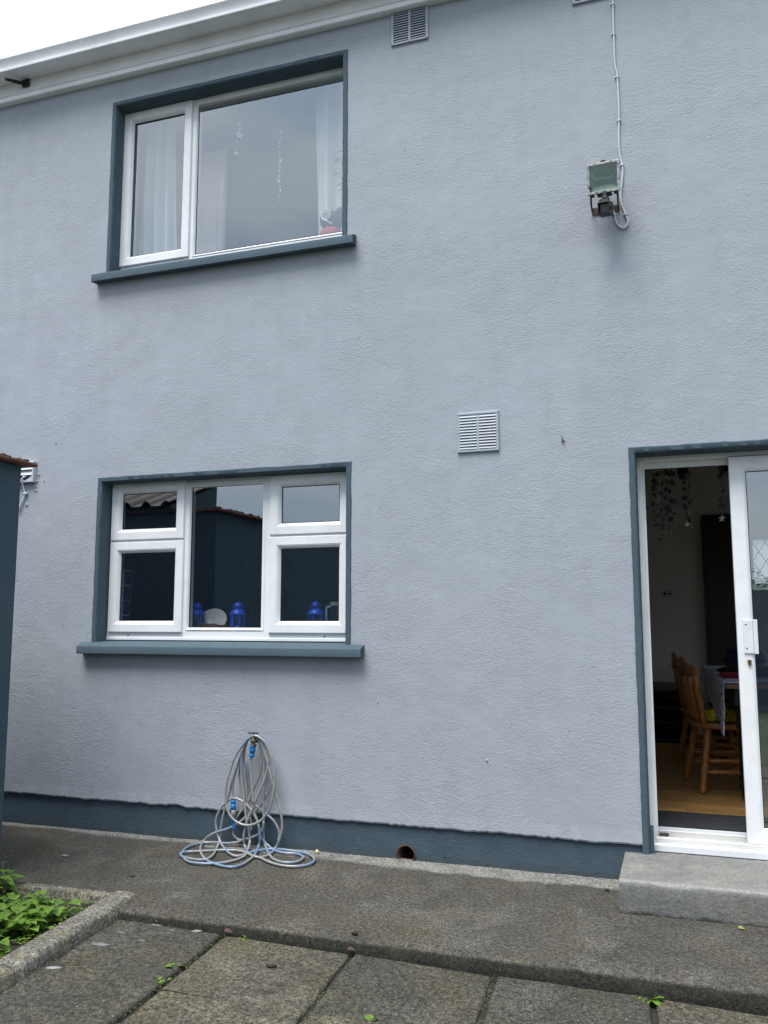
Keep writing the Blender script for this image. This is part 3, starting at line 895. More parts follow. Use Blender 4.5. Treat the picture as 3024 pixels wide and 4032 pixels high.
m_refl = Mat('dull_reflector'); m_refl.col(m_refl.ramp(m_refl.noise(30, 4), [(.3, (.29, .315, .30)), (.7, (.39, .415, .40))])).rough(.35).metal(.25); m_refl = m_refl.m
mb = MB()
a, b = W / 2 - .012, Hh / 2 - .012
ou = [(-a, -b), (a, -b), (a, b), (-a, b)]; inn = [(-a * .55, -b * .25), (a * .55, -b * .25), (a * .55, b * .25), (-a * .55, b * .25)]
A = [mb.bm.verts.new((x, .008, z)) for x, z in ou]; B = [mb.bm.verts.new((x, .040, z)) for x, z in inn]
for k in range(4): mb.bm.faces.new((A[k], A[(k + 1) % 4], B[(k + 1) % 4], B[k]))
mb.bm.faces.new(B); flb(mb).build('reflector', m_refl, fl)
mb = MB(); mb.tube([(-a * .62, .022, 0), (a * .62, .022, 0)], .0038, 8)
for sx in (-1, 1): mb.tube([(sx * a * .60, .018, 0), (sx * a * .74, .018, 0)], .010, 10)
flb(mb).build('lamp_tube', simple('ceramic_and_quartz', (.42, .45, .42), .3), fl)
mb = MB(); mb.box(-a - .0005, a + .0005, .001, .004, -b - .0005, b + .0005)
flb(mb).build('glass', glass_mat('dusty_lamp_glass', .16, (.80, .85, .83)), fl)
mb = MB()
mb.box(-.012, .012, -.004, .012, Hh / 2 + .001, Hh / 2 + .010, .003)
for sx in (-1, 1): mb.box(sx * .060 - .011, sx * .060 + .011, .000, .016, -Hh / 2 - .012, -Hh / 2 - .001, .003)
mb.box(-.035, .038, -.001, .030, -Hh / 2 - .014, -Hh / 2 - .001, .003)
flb(mb).build('latch', m_blackp, fl)
m_rust = Mat('rusty_bracket'); m_rust.col(m_rust.ramp(m_rust.noise(45, 5, .65), [(.38, (.016, .014, .014)), (.6, (.10, .055, .04))])).rough(.85); m_rust = m_rust.m
mb = MB()
mb.box(-.338, -.202, -.005, -.001, 3.306, 3.344)
for x, dz in ((-.338, 0.0), (-.206, .006)):
    pts = [(x, -.003, 3.325), (x, -.06, 3.335 + dz), (x + .004, -.135, 3.395 + dz)]
    for p, q in zip(pts, pts[1:]): mb.tube([p, q], .0048, 6)
mb.build('bracket', m_rust, fl)
mb = MB(); mb.turned((-.263, -.146, 3.352), (-.264, -.150, 3.312), [(0, .011), (.55, .010), (.6, .015), (1, .016)], 10)
mb.box(-.292, -.240, -.168, -.118, 3.285, 3.312, .008)
sn = mb.build('sensor_arm', m_blackp, fl)
Ms = Matrix.Translation((-.266, -.150, 3.263)) @ Matrix.Rotation(R(-14), 4, 'Z') @ Matrix.Rotation(R(4), 4, 'Y') @ Matrix.Rotation(R(12), 4, 'X')
mb = MB(); mb.ring(-.030, .030, -.031, .031, [(0, .045), (0, -.020), (.002, -.022), (.006, -.022), (.0075, -.012), (.0075, .045)])
mb.box(-.0295, .0295, .030, .050, -.0305, .0305, .003); mb.box(-.035, -.0302, .0, .012, -.006, .006); mb.box(.0302, .035, .0, .012, -.006, .006)
for v in mb.bm.verts: v.co = Ms @ v.co
mb.build('sensor', m_blackp, fl, auto=40)
mb = MB(); mb.box(-.0222, .0222, -.008, -.004, -.0222, .0222, .002)
for v in mb.bm.verts: v.co = Ms @ v.co
mb.build('sensor_lens', simple('sensor_lens_plastic', (.05, .055, .06), .12), fl)

# --- its cable, clipped to the wall
cb = thing('power_cable', (-.19, 0, 3.21)); tag(cb, 'grey painted cable running down the wall to the floodlight, looped at its end', 'cable')
CP = [(-.197, 4.78), (-.195, 4.60), (-.198, 4.465), (-.199, 4.291), (-.198, 4.122), (-.189, 4.049), (-.187, 3.849), (-.193, 3.70), (-.190, 3.609), (-.180, 3.553), (-.180, 3.503), (-.189, 3.433), (-.194, 3.392), (-.189, 3.337), (-.173, 3.285), (-.162, 3.246), (-.171, 3.220), (-.190, 3.213), (-.212, 3.233), (-.223, 3.264), (-.226, 3.289), (-.238, 3.325), (-.250, 3.350)]
pts = [(x, -.007, z) for x, z in CP] + [(-.252, -.04, 3.375), (-.250, -.11, 3.365)]
mb = MB(); mb.tube(catmull(pts, 6), .0052, 8); mb.build('sheath', m_cable, cb, smooth=True)
for x, z in ((-.1985, 4.465), (-.199, 4.291), (-.189, 4.045), (-.187, 3.80), (-.181, 3.553), (-.172, 3.284), (-.226, 3.289)):
    mb = MB(); mb.box(x - .009, x + .009, -.0145, -.0005, z - .004, z + .004, .002); mb.turned((x - .010, -.001, z), (x - .010, -.012, z), [(0, .003), (1, .003)], 6); mb.build('clip', m_cable, cb)

# --- garden tap
tp = thing('garden_tap', (-2.208, 0, .56)); tag(tp, 'weathered outdoor tap with a cross handle, holding the coiled hose on the wall', 'tap')
m_tap = simple('tarnished_brass', (.105, .085, .065), .6, metal=.5, var=.5, scale=60)
mb = MB()
mb.turned((-2.207, .004, .566), (-2.207, -.055, .566), [(0, .020), (.10, .020), (.12, .011), (1, .011)], 12)
mb.turned((-2.207, -.08, .540), (-2.207, -.080, .606), [(0, .011), (.12, .015), (.2, .015), (.22, .012), (.35, .0125), (.4, .017), (.48, .017), (.5, .014), (.62, .014), (.66, .011), (.80, .010), (.85, .006), (1, .006)], 14)
mb.tube([(-2.207, -.05, .566), (-2.207, -.085, .566)], .012, 10)
mb.tube(catmull([(-2.196, -.085, .560), (-2.188, -.088, .556), (-2.186, -.088, .545), (-2.192, -.086, .537)], 4), .003, 6)
mb.build('body', m_tap, tp, smooth=True)
mb = MB()
Mt = Matrix.Translation((-2.207, -.08, .610)) @ Matrix.Rotation(R(28), 4, 'Z')
mb.turned((-.027, 0, .003), (.027, 0, -.001), [(0, .002), (.04, .0062), (.14, .0062), (.2, .0042), (.42, .0042), (.5, .008), (.58, .0042), (.8, .0042), (.86, .0062), (.96, .0062), (1, .002)], 10)
for v in mb.bm.verts: v.co = Mt @ v.co
mb.build('cross_handle', simple('tap_handle_iron', (.055, .042, .04), .7, var=.5, scale=70), tp, smooth=True)

# --- coiled hose
HOSE = [
 [(-2.217,-0.085,0.592),(-2.250,-0.085,0.566),(-2.294,-0.085,0.511),(-2.326,-0.085,0.451),(-2.350,-0.085,0.381),(-2.363,-0.085,0.323),(-2.366,-0.085,0.269),(-2.359,-0.085,0.217),(-2.339,-0.085,0.177),(-2.308,-0.085,0.148),(-2.268,-0.085,0.131),(-2.224,-0.085,0.128),(-2.181,-0.085,0.141),(-2.143,-0.085,0.165),(-2.111,-0.085,0.205),(-2.090,-0.085,0.254),(-2.079,-0.085,0.311),(-2.075,-0.085,0.368),(-2.078,-0.085,0.421),(-2.089,-0.085,0.473),(-2.106,-0.085,0.520),(-2.131,-0.085,0.562),(-2.162,-0.085,0.587),(-2.193,-0.085,0.598),(-2.217,-0.085,0.592)],
 [(-2.197,-0.070,0.591),(-2.169,-0.070,0.575),(-2.141,-0.070,0.545),(-2.121,-0.070,0.507),(-2.116,-0.070,0.469),(-2.125,-0.070,0.420),(-2.143,-0.070,0.362),(-2.170,-0.070,0.303),(-2.196,-0.070,0.244),(-2.222,-0.070,0.185),(-2.243,-0.070,0.140),(-2.256,-0.070,0.096),(-2.259,-0.070,0.053),(-2.248,-0.071,0.012),(-2.170,-0.179,0.012),(-2.114,-0.224,0.012),(-2.077,-0.220,0.012),(-2.060,-0.169,0.012),(-2.072,-0.070,0.017),(-2.049,-0.070,0.061),(-2.036,-0.070,0.109),(-2.034,-0.070,0.160),(-2.043,-0.070,0.211),(-2.060,-0.070,0.267),(-2.077,-0.070,0.313),(-2.100,-0.070,0.374),(-2.120,-0.070,0.445),(-2.141,-0.070,0.506),(-2.166,-0.070,0.558),(-2.197,-0.070,0.588)],
 [(-2.239,-0.055,0.582),(-2.277,-0.055,0.537),(-2.303,-0.055,0.467),(-2.327,-0.055,0.397),(-2.348,-0.055,0.333),(-2.363,-0.055,0.269),(-2.382,-0.055,0.209),(-2.397,-0.055,0.150),(-2.407,-0.055,0.091),(-2.414,-0.055,0.033),(-2.383,-0.137,0.012),(-2.331,-0.270,0.012),(-2.323,-0.340,0.012),(-2.349,-0.367,0.012),(-2.398,-0.365,0.012),(-2.452,-0.348,0.012),(-2.494,-0.317,0.012),(-2.523,-0.242,0.012),(-2.540,-0.171,0.012),(-2.532,-0.108,0.012),(-2.500,-0.067,0.012),(-2.439,-0.055,0.017),(-2.377,-0.055,0.017),(-2.310,-0.055,0.027),(-2.266,-0.055,0.045),(-2.222,-0.055,0.060),(-2.184,-0.055,0.077),(-2.154,-0.055,0.110),(-2.149,-0.055,0.144)],
 [(-2.244,-0.060,0.176),(-2.277,-0.060,0.145),(-2.331,-0.060,0.110),(-2.376,-0.060,0.090),(-2.432,-0.060,0.071),(-2.477,-0.060,0.048),(-2.510,-0.060,0.017),(-2.466,-0.165,0.012),(-2.394,-0.274,0.012),(-2.318,-0.356,0.012),(-2.249,-0.402,0.012),(-2.178,-0.428,0.012),(-2.129,-0.424,0.012),(-2.107,-0.371,0.012),(-2.111,-0.285,0.012),(-2.132,-0.184,0.012),(-2.175,-0.060,0.020),(-2.167,-0.060,0.058),(-2.171,-0.060,0.105),(-2.183,-0.060,0.143),(-2.200,-0.060,0.175),(-2.222,-0.060,0.202),(-2.251,-0.060,0.229),(-2.284,-0.060,0.248),(-2.324,-0.060,0.257),(-2.360,-0.060,0.245),(-2.396,-0.060,0.214),(-2.423,-0.060,0.173),(-2.436,-0.060,0.129),(-2.429,-0.060,0.081),(-2.414,-0.060,0.039),(-2.372,-0.094,0.012),(-2.307,-0.169,0.012),(-2.249,-0.224,0.012),(-2.206,-0.246,0.012),(-2.182,-0.211,0.012),(-2.167,-0.159,0.012),(-2.147,-0.114,0.012),(-2.111,-0.068,0.012),(-2.045,-0.060,0.014),(-1.968,-0.063,0.012),(-1.899,-0.077,0.012),(-1.838,-0.121,0.012),(-1.798,-0.179,0.012),(-1.788,-0.245,0.012),(-1.811,-0.295,0.012),(-1.858,-0.323,0.012),(-1.918,-0.323,0.012),(-1.995,-0.290,0.012),(-2.073,-0.237,0.012),(-2.142,-0.206,0.012),(-2.194,-0.168,0.012),(-2.248,-0.149,0.012),(-2.298,-0.156,0.012),(-2.349,-0.173,0.012),(-2.402,-0.205,0.012),(-2.459,-0.239,0.012),(-2.499,-0.263,0.012),(-2.496,-0.308,0.012),(-2.452,-0.357,0.012),(-2.393,-0.408,0.012),(-2.336,-0.423,0.012),(-2.278,-0.415,0.012),(-2.219,-0.383,0.012),(-2.182,-0.327,0.012),(-2.167,-0.269,0.012),(-2.169,-0.215,0.012)],
 [(-2.252,-0.050,0.576),(-2.271,-0.050,0.526),(-2.277,-0.050,0.458),(-2.270,-0.050,0.380),(-2.261,-0.050,0.313),(-2.255,-0.050,0.250),(-2.250,-0.050,0.207),(-2.226,-0.050,0.132),(-2.228,-0.050,0.094)],
 [(-2.261,-0.065,0.558),(-2.274,-0.065,0.528),(-2.285,-0.065,0.459),(-2.282,-0.065,0.382),(-2.272,-0.065,0.315),(-2.262,-0.065,0.248),(-2.253,-0.065,0.191),(-2.243,-0.065,0.134),(-2.231,-0.065,0.088),(-2.225,-0.065,0.041),(-2.208,-0.116,0.012)],
 [(-2.300,-0.030,0.488),(-2.311,-0.030,0.443),(-2.315,-0.030,0.384),(-2.302,-0.030,0.321),(-2.289,-0.030,0.269)],
 [(-2.219,-0.075,0.479),(-2.222,-0.075,0.426),(-2.218,-0.075,0.378),(-2.211,-0.075,0.330),(-2.208,-0.075,0.301),(-2.203,-0.075,0.244)],
 [(-2.227,-0.045,0.582),(-2.205,-0.045,0.585),(-2.179,-0.045,0.545),(-2.171,-0.045,0.496),(-2.174,-0.045,0.443),(-2.187,-0.045,0.389),(-2.205,-0.045,0.335),(-2.232,-0.045,0.280),(-2.253,-0.045,0.235),(-2.286,-0.045,0.194),(-2.313,-0.045,0.159),(-2.334,-0.045,0.123),(-2.339,-0.045,0.089),(-2.333,-0.045,0.061),(-2.304,-0.045,0.040),(-2.271,-0.045,0.041)],
 [(-2.213,-0.040,0.577),(-2.179,-0.040,0.549),(-2.167,-0.040,0.510),(-2.162,-0.040,0.438),(-2.160,-0.040,0.341),(-2.159,-0.040,0.245),(-2.157,-0.040,0.150),(-2.156,-0.040,0.078),(-2.147,-0.040,0.027),(-2.082,-0.130,0.012),(-2.015,-0.218,0.012),(-1.957,-0.263,0.012),(-1.904,-0.268,0.012),(-1.867,-0.238,0.012),(-1.865,-0.175,0.012),(-1.897,-0.123,0.012),(-1.944,-0.106,0.012),(-1.999,-0.111,0.012),(-2.064,-0.086,0.012),(-2.094,-0.058,0.012),(-2.130,-0.040,0.024),(-2.164,-0.040,0.054),(-2.184,-0.040,0.095),(-2.193,-0.040,0.142),(-2.216,-0.040,0.189)],
 [(-2.295,-0.050,0.491),(-2.322,-0.050,0.416),(-2.340,-0.050,0.337),(-2.342,-0.050,0.298),(-2.338,-0.050,0.243)],
 [(-2.262,-0.030,0.266),(-2.222,-0.030,0.229),(-2.183,-0.030,0.203),(-2.144,-0.030,0.180),(-2.105,-0.030,0.151),(-2.080,-0.030,0.120),(-2.068,-0.030,0.088),(-2.073,-0.030,0.049)],
 [(-2.103,-0.030,0.386),(-2.119,-0.030,0.328),(-2.145,-0.030,0.278),(-2.183,-0.030,0.222),(-2.221,-0.030,0.186),(-2.248,-0.030,0.151)],
]

hs = thing('garden_hose', (-2.2, -.15, .01)); tag(hs, 'coiled grey garden hose with blue fittings, hung over the tap and trailing on the concrete', 'hose')
Mq = Mat('faded_hose')
fac = Mq.ramp(Mq.math('ADD', Mq.noise(5.5, 4, .6), Mq.math('MULTIPLY', Mq.math('LESS_THAN', Mq.xyz()['Z'], .022), .07)), [(.54, 0.0), (.64, 1.0)])
cc = Mq.mix(fac, Mq.ramp(Mq.noise(40, 4), [(.3, (.23, .23, .222)), (.7, (.33, .33, .318))]), (.17, .245, .35))
lw = Mq.n('ShaderNodeLayerWeight'); lw.inputs['Blend'].default_value = .3
Mq.col(cc).rough(.32).spec(.6); Mq.p.inputs['Coat Weight'].default_value = .2
m_hose = Mq.m
mb = MB()
for strand in HOSE:
    closed = (Vector(strand[0]) - Vector(strand[-1])).length < .02
    q = catmull(strand[:-1], 6, True) if closed else catmull(strand, 6)
    q = [Vector((p.x + .0012 * nz(p.x * 20, p.z * 20, 1), p.y + .002 * nz(p.x * 13, p.z * 13, 2), max(p.z, .0105))) for p in q]
    # a strand lying on the ground comes no deeper than the wall face
    mb.tube(q, .0066, 8, closed)
mb.build('tubing', m_hose, hs, smooth=True)
m_blue = simple('blue_plastic', (.012, .19, .46), .38, var=.12)
m_greyp = simple('grey_plastic', (.20, .215, .23), .5)
mb = MB(); mb.turned((-2.2085, -.080, .548), (-2.2165, -.076, .482), [(0, .0135), (.04, .0150), (.22, .0150), (.23, .0138), (.26, .0150), (.60, .0145), (.62, .0125), (.70, .0115), (.74, .0130), (.78, .0155), (.90, .0155), (.97, .0120), (1, .0085)], 18)
for k in range(6):
    a = R(60 * k); mb.box(-2.2105 + .0148 * math.cos(a) - .0025, -2.2105 + .0148 * math.cos(a) + .0025, -.079 + .0148 * math.sin(a) - .0025, -.079 + .0148 * math.sin(a) + .0025, .512, .530, .001)
mb.build('tap_connector', m_blue, hs, smooth=True)
mb = MB()
mb.turned((-2.335, -.058, .246), (-2.3305, -.060, .197), [(0, .0085), (.05, .014), (.28, .0145), (.30, .0125), (.42, .0125), (.45, .0150), (1, .0150)], 18)
nzl = mb.build('hose_connector', m_blue, hs, smooth=True)
mb = MB(); mb.turned((-2.3303, -.060, .197), (-2.3272, -.061, .155), [(0, .0145), (.5, .0138), (1, .0125)], 18); mb.build('spray_collar', m_greyp, hs, smooth=True)
mb = MB(); mb.turned((-2.3272, -.061, .1555), (-2.3240, -.062, .095), [(0, .011), (.1, .0098), (.8, .0088), (.85, .0098), (1, .0098)], 16); mb.build('nozzle', m_blue, hs, smooth=True)

# --- planting bed: kerbs, soil, weeds
bed = thing('garden_bed', (-2.7, -1.5, -.05)); tag(bed, 'weedy planting bed framed by rounded concrete kerbs at the lower left', 'garden bed')
def kx(y): return -2.318 + .105 * (-1.0 - y)            # outer face of the long kerb
def kerb(ya, yb, name_seed):
    mb = MB(); n = max(6, int((ya - yb) / .025)); prev = None
    for i in range(n + 1):
        y = ya + (yb - ya) * i / n
        endk = .012 if i in (0, n) else 0
        pr = [(-.118, -.10), (-.118, .004), (-.115, .012), (-.106, .018), (-.060, .020), (-.022, .018), (-.009, .011), (-.003, -.001), (.002, -.04), (.004, -.12)]
        cur = []
        for j, (dx, z) in enumerate(pr):
            w = .004 * nz(y * 16, j * .7, name_seed) + .004 * nz(y * 5, j * .3, name_seed + 4)
            cur.append(mb.bm.verts.new((kx(y) + dx + w + (endk if j < 4 else -endk), y, z + .5 * w - (endk * .6 if 2 <= j <= 7 else 0))))
        if prev:
            for j in range(len(pr) - 1): mb.bm.faces.new((prev[j], prev[j + 1], cur[j + 1], cur[j]))
        else: mb.bm.faces.new(cur)
        prev = cur
    mb.bm.faces.new(prev[::-1])
    return mb.build('kerb_stone', m_kerb, bed, auto=55)
kerb(-.915, -1.755, 1); kerb(-1.768, -2.66, 2); kerb(-2.672, -3.6, 3)
mb = MB(); n = 40; prev = None
for i in range(n + 1):
    x = -2.43 - (3.15 - 2.43) * i / n
    pr = [(-1.000, -.08), (-.998, .004), (-.990, .012), (-.955, .013), (-.942, .008), (-.938, -.02)]
    cur = [mb.bm.verts.new((x, y + .003 * nz(x * 14, j), z + .003 * nz(x * 11, j + 3))) for j, (y, z) in enumerate(pr)]
    if prev:
        for j in range(len(pr) - 1): mb.bm.faces.new((prev[j], prev[j + 1], cur[j + 1], cur[j]))
    prev = cur
mb.build('edging_strip', m_kerb, bed, auto=50)
mb = MB()
for i in range(26):
    for j in range(60): pass
NX2, NY2 = 26, 70
g = [[mb.bm.verts.new((-3.15 + (.765 + .105 * (2.6 * j / NY2)) * i / NX2, -.99 - 2.6 * j / NY2, -.030 + .014 * nz(i * .5, j * .5, 2) + .010 * nz(i * 1.3, j * 1.3, 5))) for i in range(NX2 + 1)] for j in range(NY2 + 1)]
for j in range(NY2):
    for i in range(NX2): mb.bm.faces.new((g[j][i], g[j][i + 1], g[j + 1][i + 1], g[j + 1][i]))
mb.build('soil', m_soil, bed, smooth=True)

def leaf_mat(name, a, b):
    M = Mat(name)
    g = M.n('ShaderNodeNewGeometry')
    c = M.mix(.8, M.ramp(g.outputs['Random Per Island'], [(0, a), (1, b)]), M.ramp(M.noise(60, 3), [(.3, tuple(x * .8 for x in a)), (.7, tuple(x * 1.15 for x in b))]))
    M.col(c).rough(.45).spec(.4)
    M.p.inputs['Transmission Weight'].default_value = 0.0
    tl = M.n('ShaderNodeBsdfTranslucent'); M.l(c, tl.inputs[0])
    mx = M.n('ShaderNodeMixShader'); mx.inputs[0].default_value = .28
    M.l(M.p.outputs[0], mx.inputs[1]); M.l(tl.outputs[0], mx.inputs[2]); M.l(mx.outputs[0], M.out.inputs['Surface'])
    return M.m
m_leaf = leaf_mat('weed_leaf', (.07, .155, .022), (.19, .32, .045))
m_leafd = leaf_mat('dark_leaf', (.03, .08, .02), (.06, .13, .03))
m_stem = simple('weed_stem', (.10, .15, .04), .6)
def leaf(mb, base, d, up, L, Wd, droop=.25, lobes=False):
    """a pointed oval leaf folded along its midrib"""
    d = Vector(d).normalized(); up = Vector(up); s = d.cross(up)
    if s.length < 1e-4: s = d.orthogonal()
    s.normalize(); u = s.cross(d).normalized()
    base = Vector(base)
    st = [(0, .10), (.18, .78), (.42, 1.0), (.68, .72), (.88, .30)]
    if lobes: st = [(0, .15), (.15, .5), (.22, .95), (.34, .55), (.5, 1.0), (.62, .6), (.75, .75), (.9, .3)]
    mid, lf, rt = [], [], []
    for t, w in st:
        c = base + d * (L * t) - Vector((0, 0, 1)) * (droop * L * t * t)
        mid.append(mb.bm.verts.new(c))
        lf.append(mb.bm.verts.new(c + s * (Wd * w * .5) + u * (Wd * w * .16)))
        rt.append(mb.bm.verts.new(c - s * (Wd * w * .5) + u * (Wd * w * .16)))
    tip = mb.bm.verts.new(base + d * L - Vector((0, 0, 1)) * (droop * L))
    for i in range(len(st) - 1):
        mb.bm.faces.new((mid[i], lf[i], lf[i + 1], mid[i + 1])); mb.bm.faces.new((rt[i], mid[i], mid[i + 1], rt[i + 1]))
    mb.bm.faces.new((mid[-1], lf[-1], tip)); mb.bm.faces.new((rt[-1], mid[-1], tip))
def weed(name, loc, h, n, size, spread=1.0, mat=None, lobes=False, rs=None, flat=False):
    rs = rs or random
    t = thing(name, loc)
    ml, ms = MB(), MB()
    for k in range(n):
        a = rs.uniform(0, 2 * math.pi); hh = h * rs.uniform(.35, 1.0); r = spread * size * rs.uniform(.3, 1.3)
        p = Vector(loc) + Vector((math.cos(a) * r, math.sin(a) * r, hh))
        if flat: p = Vector(loc) + Vector((math.cos(a) * size * .1, math.sin(a) * size * .1, h * .3))
        ms.tube([Vector(loc) + Vector((0, 0, -.01)), Vector(loc).lerp(p, .5) + Vector((0, 0, hh * .15)), p], [.0016, .0013, .001], 5)
        L = size * rs.uniform(.6, 1.15)
        el = rs.uniform(-.1, .55) if not flat else rs.uniform(.15, .7)
        leaf(ml, p, (math.cos(a), math.sin(a), el), (0, 0, 1), L, L * rs.uniform(.75, 1.05) * (.5 if lobes else 1), rs.uniform(.15, .5), lobes)
    ml.build('leaves', mat or m_leaf, t, smooth=True)
    ms.build('stem', m_stem, t)
    return t
rs = random.Random(5)
spots = []
tries = 0
while len(spots) < 78 and tries < 9000:
    tries += 1
    y = rs.uniform(-2.05, -1.03); x = rs.uniform(-3.02, -2.46)
    lim = kx(y) - .140
    if x > lim: continue
    # bare soil along the back and towards the kerb corner
    if y > -1.13 and x > -2.88: continue
    if y > -1.17 and x > -2.54: continue
    if any(math.hypot(x - a, y - b) < .045 for a, b in spots): continue
    spots.append((x, y))
protos = []
for i, (x, y) in enumerate(spots):
    big = .8 + .5 * min(1, max(0, (-2.5 - x) / .4))
    if i < 12:
        o = weed('leafy_weed', (x, y, -.03), rs.uniform(.05, .085) * big, rs.randint(8, 13), rs.uniform(.036, .064) * big, .8, rs=rs); protos.append(o)
    else:
        o = copy_tree(rs.choice(protos)); o.location = (x, y, -.03); o.rotation_euler = (0, 0, rs.uniform(0, 6.28)); s_ = rs.uniform(.85, 1.15); o.scale = (s_, s_, s_)
    tag(o, 'bright green broad leaved weed crowded together with others in the kerbed bed', 'weed', 'weeds in the planting bed')
o = weed('leafy_weed', (-2.97, -1.05, -.03), .13, 14, .066, .9, rs=rs); tag(o, 'tallest green weed at the back left of the bed, rising over the thin edging strip', 'weed', 'weeds in the planting bed')
# seedlings and litter on the bare soil
mb = MB()
for k in range(1100):
    y = rs.uniform(-1.9, -1.01); x = rs.uniform(-3.0, kx(y) - .135)
    a = rs.uniform(0, 6.28); L = rs.uniform(.008, .024)
    if y > -1.12 and rs.random() < .75: continue
    for q in range(2): leaf(mb, (x, y, -.022 + rs.uniform(0, .018)), (math.cos(a + q * 3), math.sin(a + q * 3), .3), (0, 0, 1), L, L * .65, .2)
tag(mb.build('seedlings', m_leaf, smooth=True), 'carpet of tiny seedlings on the soil of the planting bed', 'seedlings', kind='stuff')

# weeds in the paving joints
def jw(x, y, h, n, s, label, lobes=False, seed=0):
    z = slab_z(x) - .016
    o = weed('joint_weed', (x, y, z), h, n, s, .5, lobes=lobes, rs=random.Random(seed), flat=lobes); tag(o, label, 'weed', 'weeds in the paving joints')
jw(-.147, -1.095, .03, 9, .062, 'green rosette weed with toothed leaves growing against the concrete edge at the lower right', True, 3)
jw(-1.705, -1.10, .018, 7, .020, 'small pale green weed under the concrete edge below the hose', False, 4)
jw(-1.803, -1.44, .020, 5, .026, 'little yellow green weed in the joint nearest the bed, farther of a pair', False, 5)
jw(-1.785, -1.55, .020, 5, .026, 'little yellow green weed in the joint nearest the bed, nearer of a pair', False, 6)
jw(-1.795, -1.640, .016, 7, .024, 'yellow green weed where two slab joints cross at the lower left', False, 7)
jw(-.985, -1.60, .018, 5, .034, 'single round leafed weed at the bottom edge of the photo', False, 8)
jw(-1.81, -1.20, .012, 4, .016, 'tiny weed at the far end of the joint nearest the planting bed', False, 9)
# moss and sprigs creeping along every joint
mb = MB()
for k in range(3200):
    if rs.random() < .55:
        y = rs.uniform(-3.0, -1.1); x = rs.choice(xj[2:7]) + shear(y) + rs.uniform(-.008, .008)
    elif rs.random() < .5:
        x = rs.uniform(-2.3, .4); y = -1.112 + rs.uniform(-.010, .006)
    else:
        x = rs.uniform(-2.2, .4); y = rs.choice(yj[1:3]) + rs.uniform(-.006, .006)
    if nz(x * 3, y * 3, 4) < -.05: continue
    a = rs.uniform(0, 6.28); L = rs.uniform(.003, .009)
    leaf(mb, (x, y, slab_z(x) - .018 + rs.uniform(0, .016)), (math.cos(a), math.sin(a), .5), (0, 0, 1), L, L * .7, .1)
tag(mb.build('moss', leaf_mat('moss_green', (.05, .07, .015), (.12, .16, .04)), smooth=True), 'moss and tiny sprigs creeping along the paving joints', 'moss', kind='stuff')

# --- bits of litter lying about
m_white = simple('chalky_white', (.27, .27, .26), .8)
m_gum = simple('black_gum', (.008, .008, .009), .7)
def bit(name, x, y, z, r, mat, label, cat, group, sq=(1, .6, .35), seed=0, rot=0):
    mb = MB(); mb.blob((0, 0, 0), (r * sq[0], r * sq[1], r * sq[2]), 2, .45, 2.5, seed)
    for v in mb.bm.verts: v.co = Matrix.Translation((x, y, z + r * sq[2] * .6)) @ Matrix.Rotation(rot, 4, 'Z') @ v.co
    return tag(mb.build(name, mat, smooth=True), label, cat, group)
GB = 'white scraps and chips on the ground'
bit('white_scrap', -2.205, -1.617, slab_z(-2.2), .030, m_white, 'largest white scrap on the slab beside the kerb', 'scrap', GB, (1, .32, .2), 1, .5)
bit('white_scrap', -2.268, -1.085, slab_z(-2.27), .017, m_white, 'upright white chip in the corner between kerb and concrete edge', 'scrap', GB, (.5, .6, 1.0), 2)
bit('white_scrap', -1.915, -1.115, slab_z(-1.9), .020, m_white, 'white feather like scrap just below the concrete edge', 'scrap', GB, (1, .3, .3), 3, .4)
bit('white_scrap', -3.064, -.504, .002, .020, m_white, 'white chip lying on the dark concrete left of the hose', 'scrap', GB, (1, .4, .3), 4)
bit('white_scrap', -1.847, -.030, .004, .014, simple('yellowed_foam', (.55, .50, .30), .8), 'small yellow cube like crumb by the plinth right of the hose', 'scrap', GB, (.8, .8, .8), 5)
GG = 'black specks on the concrete and slabs'
bit('black_speck', -2.524, -.688, .001, .012, m_gum, 'round black speck on the concrete left of the hose', 'gum spot', GG, (1, .8, .25), 6)
bit('black_speck', -1.478, -1.315, slab_z(-1.48), .018, m_gum, 'black speck in the middle of the slab below the hose', 'gum spot', GG, (1, .7, .2), 7, .3)
bit('black_speck', -1.25, -1.045, .001, .014, m_gum, 'black speck near the edge of the concrete above a slab joint', 'gum spot', GG, (1, .7, .3), 8)
bit('black_speck', -.356, -.177, .001, .011, m_gum, 'black speck on the pale strip beside the step', 'gum spot', GG, (1, .8, .4), 9)
m_dead = simple('dead_leaf', (.065, .035, .022), .8, var=.4)
for (x, y, L, lab) in ((-1.79, -1.112, .04, 'curled brown leaf at the concrete edge where the left joint starts'), (-1.255, -1.112, .034, 'pinkish brown curled leaf at the concrete edge where the middle joint starts'), (.175, -.515, .03, 'small yellow leaf on the concrete in front of the step')):
    mb = MB(); leaf(mb, (x, y, slab_z(x) + .02 if y < -.9 else .008), (.8, .2, .25), (.2, -.4, 1), L, L * .55, .5)
    tag(mb.build('fallen_leaf', m_dead if y < -.9 else simple('yellow_leaf', (.22, .24, .03), .7), smooth=True), lab, 'leaf', 'fallen leaves')
# pale splashes on the slab: thin crusts
mb = MB()
for (x, y, r) in ((-2.20, -1.36, .045), (-2.07, -1.27, .022), (-2.20, -1.225, .022), (-2.11, -1.10, .03), (-2.15, -1.30, .01), (-2.25, -1.45, .012), (-2.02, -1.13, .012), (-2.12, -1.37, .008)):
    mb.blob((x, y, slab_z(x) + .0005), (r, r * .35, .0016), 2, .6, 3, x * 9)
tag(mb.build('bird_droppings', simple('dropping_grey', (.15, .155, .15), .9, var=.3, scale=60), smooth=True), 'pale grey bird dropping splashes on the slab beside the kerb', 'droppings', kind='stuff')

